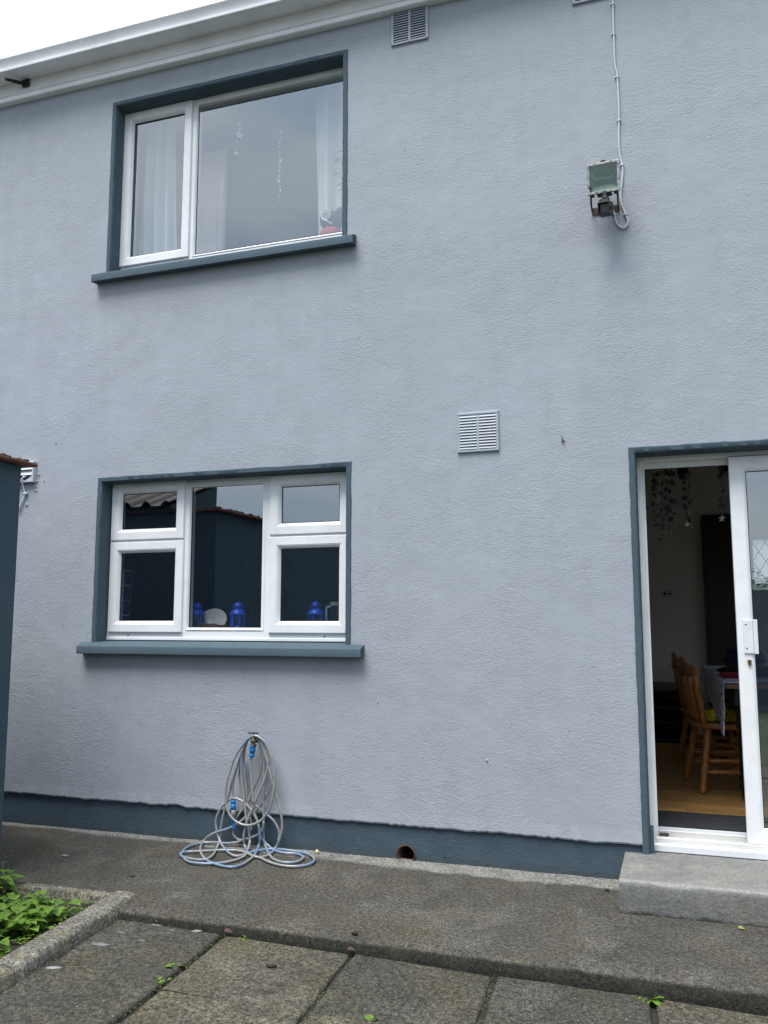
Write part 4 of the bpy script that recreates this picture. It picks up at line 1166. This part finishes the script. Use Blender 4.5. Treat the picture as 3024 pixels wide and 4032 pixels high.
# --- dark shed on the left (mostly seen in the window reflections)
shed = thing('shed', (-4.4, -4, -.1)); tag(shed, 'dark blue grey rendered shed at the left edge with a red brown roof edge', 'shed')
mb = MB(); mb.box(-6.0, -3.150, -9.0, -.867, -.16, 2.0); mb.build('wall', m_shed, shed)
m_terra = simple('terracotta_sheet', (.13, .048, .032), .8, var=.35, scale=14)
mb = MB()
n = 160; prev = None
for i in range(n + 1):
    y = -.815 - 8.2 * i / n; w = .006 * nz(y * 4, 1)
    cur = [mb.bm.verts.new((x, y, z + w + .002 * nz(y * 20, 2))) for x, z in ((-3.35, 2.016), (-3.13, 2.024), (-3.095, 2.021), (-3.092, 2.012), (-3.098, 2.003), (-3.14, 2.004), (-3.35, 2.001))]
    if prev:
        for q in range(6): mb.bm.faces.new((prev[q], prev[q + 1], cur[q + 1], cur[q]))
    else: mb.bm.faces.new(cur)
    prev = cur
mb.build('roof_edge', m_terra, shed, smooth=False)
mb = MB(); mb.box(-6.05, -3.34, -9.1, -.815, 2.001, 2.03); mb.build('flat_roof', simple('felt_roof', (.03, .03, .032), .9), shed)
m_corr = simple('brown_corrugated_sheet', (.085, .070, .062), .75, var=.3, scale=5)
mb = MB(); prev = None
for j in range(3):
    cur = []
    for i in range(241):
        x = -6.0 + (6.0 - 3.50) * i / 240
        ph = (x % .17) / .17
        hgt = .038 * (max(0, math.sin(ph * 2 * math.pi)) ** .7)
        yy = -.79 - .75 * j / 2
        cur.append((x, yy, 2.052 + hgt + .36 * (-.79 - yy)))
    vs = [mb.bm.verts.new(p) for p in cur]
    if prev:
        for i in range(240): mb.bm.faces.new((prev[i], prev[i + 1], vs[i + 1], vs[i]))
    prev = vs
cr_ = mb.build('pitched_roof', m_corr, shed)
sm = cr_.modifiers.new('thick', 'SOLIDIFY'); sm.thickness = .006
mb = MB(); mb.prism([(-.87, 2.031), (-1.53, 2.031), (-1.53, 2.300), (-.87, 2.062)], 'x', -5.95, -3.53); mb.build('gable', m_shed, shed)
mb = MB()
rs2 = random.Random(3)
for k in range(60):
    y = -.85 - rs2.random() ** 1.5 * 3; r = rs2.uniform(.008, .022)
    mb.blob((-3.14 + rs2.uniform(-.03, .03), y, 2.027), (r, r * 1.4, r * .7), 1, .4, 3, k)
mb.build('roof_moss', simple('roof_moss_green', (.035, .04, .018), .95, var=.5), shed, smooth=True)

# --- what stands across the garden and shows in the door glass
mb = MB(); mb.box(-3.1, 9, -9.75, -9.5, -.2, 1.66); gw = tag(mb.build('garden_wall', m_shed), 'dark painted wall closing the far side of the garden', 'wall')
hg = thing('hedge', (3, -10.6, -.1)); tag(hg, 'dark leafy hedge growing behind the far garden wall', 'hedge')
mb = MB(); rs3 = random.Random(8)
for k in range(5200):
    x = rs3.uniform(-2.5, 8); top = 2.02 + .22 * nz(x * 1.1, 3) + .12 * nz(x * 4, 3)
    z = rs3.uniform(1.0, top); y = -10.4 + rs3.uniform(-.5, .5)
    a = rs3.uniform(0, 6.28); L = rs3.uniform(.07, .13)
    leaf(mb, (x, y, z), (math.cos(a), math.sin(a), rs3.uniform(-.4, .6)), (0, 0, 1), L, L * .6, .2)
mb.build('foliage', m_leafd, hg)
mb = MB()
for k in range(22): mb.turned((-2.4 + k * .48, -10.4, -.15), (-2.35 + k * .48, -10.4 + rs3.uniform(-.2, .2), 1.7), [(0, .03), (1, .012)], 6)
mb.build('trunk', m_dark, hg)
mb = MB(); prev = None
for i in range(61):
    x = -260 + 520 * i / 60
    h = 12 + 12 * nz(x * .012, 4) + 5 * nz(x * .05, 2)
    cur = [mb.bm.verts.new(p) for p in ((x, -190, -1), (x, -215, h * .55), (x, -250, h), (x, -300, -1))]
    if prev:
        for q in range(3): mb.bm.faces.new((prev[q], prev[q + 1], cur[q + 1], cur[q]))
    prev = cur
tag(mb.build('hills', simple('hillside', (.10, .13, .12), .95, var=.3, scale=.05), smooth=True), kind='structure')

# ================================================================== THINGS BEHIND THE GLASS
# --- kitchen sill: three blue lanterns, plate, tray, cafetiere
m_lblue = simple('blue_enamel', (.014, .080, .62), .35, var=.12)
def make_lantern(x, y, z):
    t = thing('lantern', (x, y, z))
    mb = MB(); mb.turned((x, y, z), (x, y, z + .014), [(0, .050), (.5, .050), (.6, .046), (1, .046)], 20); mb.build('base', m_lblue, t)
    for k in range(6):
        a = R(60 * k + 12)
        mb = MB(); c = (x + .041 * math.cos(a), y + .041 * math.sin(a)); mb.box(c[0] - .0045, c[0] + .0045, c[1] - .0045, c[1] + .0045, z + .0145, z + .094); mb.build('post', m_lblue, t)
    mb = MB(); mb.turned((x, y, z + .015), (x, y, z + .0935), [(0, .036), (1, .036)], 6); mb.build('pane', m_thin_glass, t)
    mb = MB(); mb.turned((x, y, z + .0945), (x, y, z + .174), [(0, .051), (.05, .053), (.12, .052), (.14, .046), (.30, .040), (.40, .030), (.50, .019), (.53, .019), (.56, .026), (.70, .0285), (.80, .026), (.92, .015), (1, .004)], 24)
    mb.build('roof', m_lblue, t, auto=40)
    mb = MB(); mb.tube([(x + .034 * math.cos(a), y, z + .142 + .016 * math.sin(a)) for a in [R(200 - 11 * k) for k in range(21)]], .0016, 6); mb.build('handle', m_lblue, t)
    mb = MB(); mb.turned((x, y, z + .0148), (x, y, z + .030), [(0, .018), (1, .018)], 14); mb.build('candle', simple('tea_light', (.6, .6, .58), .4), t)
    return t
ln = make_lantern(-2.766, .235, 1.1535); GL = 'blue lanterns on the kitchen sill'
tag(ln, 'blue metal lantern half hidden behind the left edge of the middle kitchen pane', 'lantern', GL)
l2 = copy_tree(ln); l2.location.x = -2.487; tag(l2, 'blue metal lantern in the middle kitchen pane, right of the white plate', 'lantern', GL)
l3 = copy_tree(ln); l3.location.x = -1.983; l3.rotation_euler.z = .4; tag(l3, 'blue metal lantern behind the lower right kitchen pane beside the glass jug', 'lantern', GL)
m_china = simple('white_china', (.66, .67, .66), .25, var=.04)
mb = MB()
Mp = Matrix.Translation((-2.690, .300, 1.214)) @ Matrix.Rotation(R(62), 4, 'X') @ Matrix.Rotation(R(8), 4, 'Y')
prev = None
for r, z in ((.001, 0), (.045, 0), (.052, .004), (.074, .010), (.078, .012), (.078, .009), (.050, -.004), (.001, -.005)):
    cur = [mb.bm.verts.new(Mp @ Vector((r * 1.12 * math.cos(R(10 * k)), r * math.sin(R(10 * k)), z))) for k in range(36)]
    if prev:
        for k in range(36): mb.bm.faces.new((prev[k], prev[(k + 1) % 36], cur[(k + 1) % 36], cur[k]))
    prev = cur
tag(mb.build('plate', m_china, smooth=True), 'white oval dish leaning between two blue lanterns on the kitchen sill', 'plate')
tr = thing('wooden_tray', (-2.67, .26, 1.153)); tag(tr, 'low brown wooden tray under the white dish on the kitchen sill', 'tray')
mb = MB(); mb.box(-2.745, -2.605, .205, .345, 1.153, 1.160); mb.build('base', m_pine, tr)
mb = MB(); mb.box(-2.745, -2.605, .200, .2048, 1.153, 1.198, .001); mb.build('front_panel', simple('reddish_wood', (.12, .06, .045), .6, var=.3), tr)
for x in (-2.743, -2.612):
    mb = MB(); mb.box(x, x + .005, .2052, .34, 1.1605, 1.19); mb.build('side_panel', m_pine, tr)
jg = thing('glass_jug', (-1.868, .25, 1.153)); tag(jg, 'glass jug with grey lid and pale blue handle, right end of the kitchen sill', 'jug')
mb = MB(); mb.turned((-1.866, .255, 1.154), (-1.866, .255, 1.300), [(0, .030), (1, .031)], 20); mb.build('beaker', glass_mat('jug_glass', .12, (.75, .82, .82)), jg, auto=40)
mb = MB(); mb.turned((-1.866, .255, 1.3005), (-1.866, .255, 1.322), [(0, .034), (.8, .034), (1, .028)], 20); mb.build('lid', simple('jug_lid', (.28, .31, .32), .4), jg, auto=40)
mb = MB(); mb.tube(catmull([(-1.898, .25, 1.293), (-1.916, .25, 1.294), (-1.922, .25, 1.280), (-1.922, .25, 1.22), (-1.921, .25, 1.17)], 5), .0075, 8); mb.build('handle', simple('pale_blue_plastic', (.22, .42, .50), .4), jg, smooth=True)
# three white plates on a rack deep in the kitchen
mb = MB(); mb.box(-3.92, -3.50, 2.60, 2.80, 1.094, 1.105); tag(mb.build('plate_rack', m_dark), 'dark rack on the kitchen counter under the upright plates', 'rack')
m_dimchina = simple('dimmed_white_china', (.20, .21, .21), .3)  # white china with the kitchen's dimness put into its colour
for k, lab in enumerate(('leftmost of three upright plates dim at the back of the kitchen', 'middle one of three upright plates dim at the back of the kitchen', 'rightmost of three upright plates dim at the back of the kitchen')):
    mb = MB(); x = -3.62 + k * .115; mb.turned((x - .006, 2.70, 1.205), (x + .012, 2.69, 1.208), [(0, .045), (.3, .05), (.6, .095), (1, .10)], 28)
    tag(mb.build('plate', m_dimchina, smooth=True), lab, 'plate', 'plates in the kitchen rack')

# --- bedroom: curtains, strings of stars, toy, plant
m_curt = Mat('voile_curtain')
tl = m_curt.n('ShaderNodeBsdfTranslucent'); tl.inputs[0].default_value = (.88, .91, .92, 1)
mx = m_curt.n('ShaderNodeMixShader'); mx.inputs[0].default_value = .35
m_curt.col((.88, .91, .92)).rough(.85)
m_curt.l(m_curt.p.outputs[0], mx.inputs[1]); m_curt.l(tl.outputs[0], mx.inputs[2]); m_curt.l(mx.outputs[0], m_curt.out.inputs['Surface']); m_curt = m_curt.m
def curtain(xa0, xb0, xa1, xb1, z0, z1, y, waves, label, seed):
    mb = MB(); NU, NV = 64, 24; g = []
    for j in range(NV + 1):
        v = j / NV; z = z1 + (z0 - z1) * v; row = []
        for i in range(NU + 1):
            u = i / NU
            x = (xa0 + (xa1 - xa0) * v) * (1 - u) + (xb0 + (xb1 - xb0) * v) * u
            yy = y + (.022 + .010 * v) * math.sin(u * waves * 2 * math.pi + .8 * math.sin(v * 2 + seed)) + .014 * nz(u * 5, v * 2, seed)
            row.append(mb.bm.verts.new((x, yy, z)))
        g.append(row)
    for j in range(NV):
        for i in range(NU): mb.bm.faces.new((g[j][i], g[j][i + 1], g[j + 1][i + 1], g[j + 1][i]))
    o = mb.build('curtain', m_curt, smooth=True)
    s = o.modifiers.new('cloth', 'SOLIDIFY'); s.thickness = .002
    return tag(o, label, 'curtain', 'white curtains in the bedroom window')
curtain(-3.33, -3.10, -3.36, -3.06, 3.30, 4.62, .33, 3.2, 'white gathered curtain behind the narrow left casement of the bedroom window', 1)
curtain(-2.055, -1.72, -2.035, -1.70, 3.30, 4.62, .33, 3.0, 'white gathered curtain at the right end of the big bedroom pane', 6)
m_star = simple('silver_star', (.93, .94, .93), .3, metal=0)
m_star.node_tree.nodes['Principled BSDF'].inputs['Roughness'].default_value = .25
m_thread = simple('thread', (.25, .25, .25), .8)
def star(mb, c, r, yaw, tilt=0.0, th=.0012):
    Ms = Matrix.Translation(c) @ Matrix.Rotation(yaw, 4, 'Z') @ Matrix.Rotation(tilt, 4, 'X')
    ring = [(r * (1 if k % 2 == 0 else .45) * math.sin(math.pi * k / 5), r * (1 if k % 2 == 0 else .45) * math.cos(math.pi * k / 5)) for k in range(10)]
    A = [mb.bm.verts.new(Ms @ Vector((x, -th, z))) for x, z in ring]; B = [mb.bm.verts.new(Ms @ Vector((x, th, z))) for x, z in ring]
    ca, cb_ = mb.bm.verts.new(Ms @ Vector((0, -th - r * .12, 0))), mb.bm.verts.new(Ms @ Vector((0, th + r * .12, 0)))
    for k in range(10):
        k2 = (k + 1) % 10
        mb.bm.faces.new((A[k], A[k2], B[k2], B[k])); mb.bm.faces.new((A[k2], A[k], ca)); mb.bm.faces.new((B[k], B[k2], cb_))
def garland(x, y, ztop, stars, label, group, mats, seed, lean=0.0):
    rr = random.Random(seed)
    zb = min(z for z, r in stars)
    t = thing('star_garland', (x, y, zb)); tag(t, label, 'garland', group)
    mb = MB(); mb.tube([(x + lean * (ztop - z), y, z) for z in (ztop, (ztop + zb) / 2, zb)], .0008, 5); mb.build('string', m_thread, t)
    for (z, r) in stars:
        mb = MB(); star(mb, (x + lean * (ztop - z) + rr.uniform(-.008, .008), y + rr.uniform(-.006, .006), z), r, rr.uniform(-1.3, 1.3), rr.uniform(-.4, .4))
        mb.build('star', rr.choice(mats), t)
    return t
GS = 'star strings in the bedroom window'
garland(-2.560, .29, 4.60, [(4.43, .020), (4.40, .014), (4.352, .034), (4.31, .010), (4.226, .020)], 'string of silver stars with one big star near the top of the bedroom pane', GS, [m_star], 3, -.10)
rr = random.Random(4)
garland(-2.283, .29, 4.60, [(4.315 - k * .033, rr.uniform(.008, .019)) for k in range(15)], 'long string of tiny silver stars hanging in the middle of the bedroom pane', GS, [m_star], 5, 0.0)
ty = thing('soft_toy', (-1.92, .30, 3.50)); tag(ty, 'dark soft toy with white curl and red base, lower right corner of the bedroom window', 'toy')
mb = MB(); mb.blob((-1.950, .31, 3.680), (.058, .05, .062), 3, .12, 2, 1); mb.blob((-1.865, .32, 3.690), (.060, .05, .062), 3, .12, 2, 2); mb.build('body', simple('black_plush', (.02, .022, .03), .9), ty, smooth=True)
mb = MB(); mb.blob((-1.930, .285, 3.565), (.070, .05, .055), 3, .12, 2, 3); mb.build('cushion', simple('red_plush', (.45, .05, .035), .9), ty, smooth=True)
mb = MB(); mb.tube([(-1.950 + (.004 + .0022 * k * .5) * math.cos(k * .5), .255, 3.690 + (.004 + .0022 * k * .5) * math.sin(k * .5)) for k in range(30)], .0045, 6)
mb.tube(catmull([(-1.985, .262, 3.715), (-1.975, .256, 3.67), (-1.94, .250, 3.645), (-1.905, .25, 3.62)], 5), [.004] * 6 + [.008] * 5 + [.004] * 5, 6)
mb.build('curl_marking', m_china, ty, smooth=True)
pl = thing('house_plant', (-1.89, .30, 3.44)); tag(pl, 'small green leafed plant at the right edge of the bedroom window', 'plant')
mb = MB(); mb.turned((-1.80, .30, 3.43), (-1.80, .30, 3.56), [(0, .04), (1, .055)], 14); mb.build('pot', m_terra, pl)
ml, ms = MB(), MB(); r4 = random.Random(2)
for k in range(9):
    p = Vector((-1.815 + r4.uniform(-.04, .02), .275 + r4.uniform(-.02, .01), 3.80 + .035 * k)); ms.tube([(-1.80, .30, 3.56), (-1.80, .295, 3.7), p], .002, 5)
    leaf(ml, p, (-1, r4.uniform(-.4, .2), r4.uniform(-.2, .5)), (0, -.4, 1), r4.uniform(.05, .08), .04, .3)
ml.build('leaves', m_leafd, pl, smooth=True); ms.build('stem', m_stem, pl)

# --- dining room: chairs, table, cloth, cabinet, mat, garlands
def make_chair(cx, cy, rz):
    zf = .2
    t = thing('dining_chair', (cx, cy, zf), rz)
    W = Matrix.Translation((cx, cy, zf)) @ Matrix.Rotation(rz, 4, 'Z')
    def put(mb, name, **k):
        for v in mb.bm.verts: v.co = W @ v.co
        return mb.build(name, m_pine, t, **k)
    LEG = [(0, .014), (.04, .019), (.10, .021), (.17, .0175), (.185, .0215), (.20, .017), (.22, .0215), (.24, .017), (.27, .019), (.40, .022), (.48, .0175), (.50, .0225), (.52, .0175), (.545, .0225), (.57, .0175), (.62, .018), (.80, .0225), (1, .019)]
    # seat: rounded slab, saddle shaped
    mb = MB(); N = 40; prev = None
    for (s, z) in ((.90, .366), (1.0, .374), (1.02, .388), (1.0, .399), (.93, .403), (.5, .397), (.02, .395)):
        cur = []
        for k in range(N):
            a = 2 * math.pi * k / N
            ex = (abs(math.cos(a)) ** .55) * (1 if math.cos(a) > 0 else -1); ey = (abs(math.sin(a)) ** .6) * (1 if math.sin(a) > 0 else -1)
            cur.append(mb.bm.verts.new((ex * .195 * s, ey * (.205 + .014 * ex) * s, z)))
        if prev:
            for k in range(N): mb.bm.faces.new((prev[k], prev[(k + 1) % N], cur[(k + 1) % N], cur[k]))
        else: mb.bm.faces.new(cur)
        prev = cur
    mb.bm.faces.new(prev)
    put(mb, 'seat', auto=50)
    feet = {}
    for sx in (-1, 1):
        for sy in (-1, 1):
            a, b = Vector((sx * .190 - .005, sy * .215, 0)), Vector((sx * .130, sy * .150, .372))
            feet[(sx, sy)] = (a, b)
            mb = MB(); mb.turned(a, b, LEG, 12); put(mb, 'leg', smooth=True)
    SP = [(0, .009), (.2, .013), (.38, .0135), (.42, .016), (.5, .0165), (.58, .016), (.62, .0135), (.8, .013), (1, .009)]
    for sy in (-1, 1):
        for h in (.33, .50):
            p, q = feet[(-1, sy)][0].lerp(feet[(-1, sy)][1], h), feet[(1, sy)][0].lerp(feet[(1, sy)][1], h)
            mb = MB(); mb.turned(p, q, SP, 10); put(mb, 'stretcher', smooth=True)
    p = (feet[(-1, -1)][0].lerp(feet[(-1, -1)][1], .33) + feet[(1, -1)][0].lerp(feet[(1, -1)][1], .33)) / 2
    q = (feet[(-1, 1)][0].lerp(feet[(-1, 1)][1], .33) + feet[(1, 1)][0].lerp(feet[(1, 1)][1], .33)) / 2
    mb = MB(); mb.turned(p, q, SP, 10); put(mb, 'stretcher', smooth=True)
    # raked back: five turned spindles under a shaped crest
    for k in range(5):
        u = -1 + k * .5
        a = Vector((-.150 - .022 * (1 - u * u), u * .155, .398)); b = Vector((-.200 - .030 * (1 - u * u), u * .170, .690))
        mb = MB(); r = 1.15 if abs(u) == 1 else .95
        mb.turned(a, b, [(0, .012 * r), (.10, .016 * r), (.22, .017 * r), (.25, .013 * r), (.27, .0165 * r), (.30, .013 * r), (.33, .016 * r), (.55, .0185 * r), (.75, .015 * r), (.78, .018 * r), (.81, .014 * r), (.9, .015 * r), (1, .010 * r)], 10); put(mb, 'spindle', smooth=True)
    mb = MB(); N = 30; prev = None
    for k in range(N + 1):
        u = -1 + 2 * k / N
        x = -.197 - .036 * (1 - u * u); y = u * .205
        top = .765 + .024 * math.cos(u * math.pi * 1.5) - .045 * max(0, abs(u) - .82) / .18 + .006
        bot = .679 + .006 * math.cos(u * 6) + .030 * max(0, abs(u) - .85) / .15
        cur = [mb.bm.verts.new(p) for p in ((x + .013, y, bot), (x + .004, y, top - .004), (x - .003, y, top), (x - .012, y, top - .004), (x - .013, y, bot + .01), (x - .004, y, bot))]
        if prev:
            for q in range(6): mb.bm.faces.new((prev[q], prev[(q + 1) % 6], cur[(q + 1) % 6], cur[q]))
        else: mb.bm.faces.new(cur)
        prev = cur
    mb.bm.faces.new(prev[::-1]); put(mb, 'crest_rail', auto=50)
    return t
GC = 'pine chairs at the dining table'
ch = make_chair(.238, 1.44, R(12)); tag(ch, 'varnished pine spindle back chair nearest the open door, yellow cloth on its seat', 'chair', GC)
c2 = copy_tree(ch); c2.location = (.190, 2.12, .2); c2.rotation_euler.z = R(9); tag(c2, 'second pine spindle back chair, farther inside and mostly hidden by the first', 'chair', GC)
# table
tb = thing('dining_table', (.75, 1.85, .2), R(2.5)); tag(tb, 'wooden dining table with thick black turned legs', 'table')
Wt = Matrix.Translation((.238, .93, 0)) @ Matrix.Rotation(R(2.5), 4, 'Z')
def tput(mb, name, mat, **k):
    for v in mb.bm.verts: v.co = Wt @ v.co
    return mb.build(name, mat, tb, **k)
mb = MB(); mb.box(0, 1.0, 0, 1.85, .832, .862, .004); tput(mb, 'tabletop', wood('brown_tabletop', (.17, .075, .045), .45, (2, 12, 12)))
mb = MB(); mb.box(.05, .95, .06, 1.79, .735, .830); tput(mb, 'apron', m_black)
for x, y in ((.115, .105), (.90, .105), (.115, 1.74), (.90, 1.74)):
    mb = MB(); mb.turned((x, y, .2), (x, y, .8), [(0, .040), (.05, .046), (.16, .060), (.20, .050), (.22, .062), (.25, .050), (.28, .056), (.55, .050), (.66, .046), (.68, .060), (.71, .060), (.73, .048), (.76, .062), (.80, .062), (.82, .055), (1, .055)], 16); tput(mb, 'leg', m_black, smooth=True)
# cloth lying skew over the table's left edge
Mc = Mat('blue_patterned_cloth')
vv = Mc.n('ShaderNodeTexVoronoi'); vv.inputs['Scale'].default_value = 26; Mc.l(Mc.coord((1, 1, .55)), vv.inputs['Vector'])
nn = Mc.noise(24, 4, .6, None, 2.5)
Mc.col(Mc.mix(1.0, Mc.ramp(nn, [(.44, (.20, .23, .42)), (.54, (.88, .88, .94))]), Mc.ramp(vv.outputs['Distance'], [(.2, (.6, .6, .75)), (.5, (1, 1, 1))]), 'MULTIPLY')).rough(.9); m_cloth = Mc.m
mb = MB(); NU, NV = 46, 60; g = []
for j in range(NV + 1):
    v = j / NV; y = -.012 + 1.86 * v; row = []
    hang = .295 - .20 * min(1, v * 1.15) + .012 * math.sin(v * 26)
    for i in range(NU + 1):
        u = i / NU
        if u < .5:                      # hanging side
            k = 1 - u / .5
            z = .8665 - hang * k; x = -.010 - .006 * math.sin(v * 30) * k - .012 * k + .006 * nz(y * 8, k * 3)
        else:
            x = -.006 + (u - .5) * 2 * (.06 + .52 * min(1, v * 4)); z = .8670 + .0022 * nz(x * 14, y * 14, 3)
            if u < .53: z -= .002
        row.append(mb.bm.verts.new(Wt @ Vector((x, y, z))))
    g.append(row)
for j in range(NV):
    for i in range(NU): mb.bm.faces.new((g[j][i], g[j][i + 1], g[j + 1][i + 1], g[j + 1][i]))
tc_ = mb.build('tablecloth', m_cloth, smooth=True); s = tc_.modifiers.new('cloth', 'SOLIDIFY'); s.thickness = .002; s.offset = 0
tag(tc_, 'blue and grey patterned tablecloth hanging askew over the end of the dining table', 'tablecloth')
def crumple(name, c, r, mat, label, cat, seed, amp=.5, freq=2.6, flat=None):
    mb = MB(); mb.blob(c, r, 4, amp, freq, seed, flat)
    return tag(mb.build(name, mat, smooth=True), label, cat)
crumple('clothing_pile', (.40, 1.55, .895), (.15, .17, .045), simple('black_fabric', (.010, .011, .016), .9), 'heap of dark clothing on the tablecloth', 'clothes', 3, .5, 2.6, .871)
crumple('red_cloth', (.315, 1.33, .884), (.085, .035, .022), simple('red_fabric', (.20, .012, .03), .9), 'crumpled red cloth at the front of the dark clothing heap', 'cloth', 5, .5, 2.6, .871)
crumple('shopping_bag', (.42, 2.10, .945), (.12, .12, .10), simple('navy_bag_fabric', (.008, .016, .05), .8), 'dark blue bag standing behind the clothing heap on the table', 'bag', 8, .35, 2, .871)
crumple('white_cloth', (.585, 1.25, .945), (.070, .07, .085), m_cloth, 'bunched pale patterned cloth on the table behind the sliding door glass', 'cloth', 12, .6, 3.2, .871)
mb = MB(); mb.blob((.225, 1.47, .618), (.11, .10, .036), 4, .6, 2.8, 21, .604)
for v in mb.bm.verts: v.co.z += .012 * abs(math.sin(v.co.x * 70 + v.co.y * 45)) if v.co.z > .615 else 0
tag(mb.build('yellow_cloth', simple('yellow_fabric', (.80, .60, .04), .9, var=.15), smooth=True), 'crumpled yellow cloth lying on the pine chair seat', 'cloth')
# low cabinet at the back, mat by the door
cbn = thing('low_cabinet', (-.5, 3.6, .2)); tag(cbn, 'low dark open shelved cabinet against the back wall of the dining room', 'cabinet')
mb = MB(); mb.box(-1.1, .10, 3.30, 3.95, .625, .655, .004); mb.build('top', simple('cabinet_top', (.07, .07, .07), .5), cbn)
mb = MB()
for x in (-1.09, -.5, .065): mb.box(x, x + .025, 3.31, 3.94, .2, .624)
mb.build('side_panel', m_dark, cbn)
for z in (.22, .36, .48): 
    mb = MB(); mb.box(-1.064, .064, 3.32, 3.93, z, z + .018); mb.build('shelf', m_dark, cbn)
mb = MB(); mb.box(-1.064, .064, 3.931, 3.945, .2, .624); mb.build('back_panel', m_black, cbn)
mb = MB(); mb.box(-.30, .75, .262, .60, .2005, .212, .004); tag(mb.build('door_mat', simple('mat_rubber', (.014, .015, .018), .95, var=.5, scale=40, bump=.8)), 'dark rubber mat just inside the sliding door', 'mat')
# ceiling spotlight bar
sp = thing('spotlight_bar', (.22, 3.2, 2.52)); tag(sp, 'black ceiling bar with two spotlights in the dining room', 'lamp')
mb = MB(); mb.box(.02, .42, 3.19, 3.21, 2.50, 2.515); mb.box(.20, .24, 3.18, 3.22, 2.516, 2.619); mb.build('bar', m_black, sp)
for x in (.07, .40):
    mb = MB(); mb.turned((x, 3.2, 2.498), (x + .03, 3.16, 2.41), [(0, .02), (.3, .045), (1, .05)], 14); mb.build('spot', m_black, sp)
# paper stars inside the door
m_sd = simple('dark_paper', (.035, .037, .045), .8); m_sg = simple('grey_paper', (.14, .14, .14), .8); m_sw = simple('cream_paper', (.60, .57, .50), .7)
GD = 'paper star strings inside the sliding door'
r5 = random.Random(12)
defs = [(-.155, .50, 1.72, 'outermost left star string with cream stars beside the door jamb', 'l'), (-.105, .60, 1.74, None, 'd'), (-.080, .55, 1.66, None, 'd'), (-.060, .62, 1.69, None, 'd'), (-.040, .56, 1.72, None, 'd'), (-.018, .60, 1.70, None, 'm'), (.000, .52, 1.79, None, 'm'), (.060, .62, 1.74, 'star string ending in a pale star in the middle of the doorway', 'w'), (.085, .60, 1.72, None, 'd'), (.245, .52, 1.756, 'star string by the sliding door with one large cream star at its end', 'W')]
for (x, y, zb, lab, kd) in defs:
    zs_ = []; z = 2.25
    while z > zb + .03:
        zs_.append((z, r5.uniform(.015, .030))); z -= r5.uniform(.035, .055)
    zs_.append((zb, .022 if kd in 'W' else .014))
    t = garland(x, y, 2.618, zs_, lab or 'string of dark paper stars in the dense cluster at the left of the doorway', GD, [m_sd, m_sd, m_sg] if kd in 'dm' else [m_sd, m_sg, m_sw] if kd == 'l' else [m_sd], int(x * 1000) + 700)
    if kd in 'wW':
        s_ = [k for k in kids(t) if k.name.startswith('star')][-1]; s_.data.materials.clear(); s_.data.materials.append(m_sw)
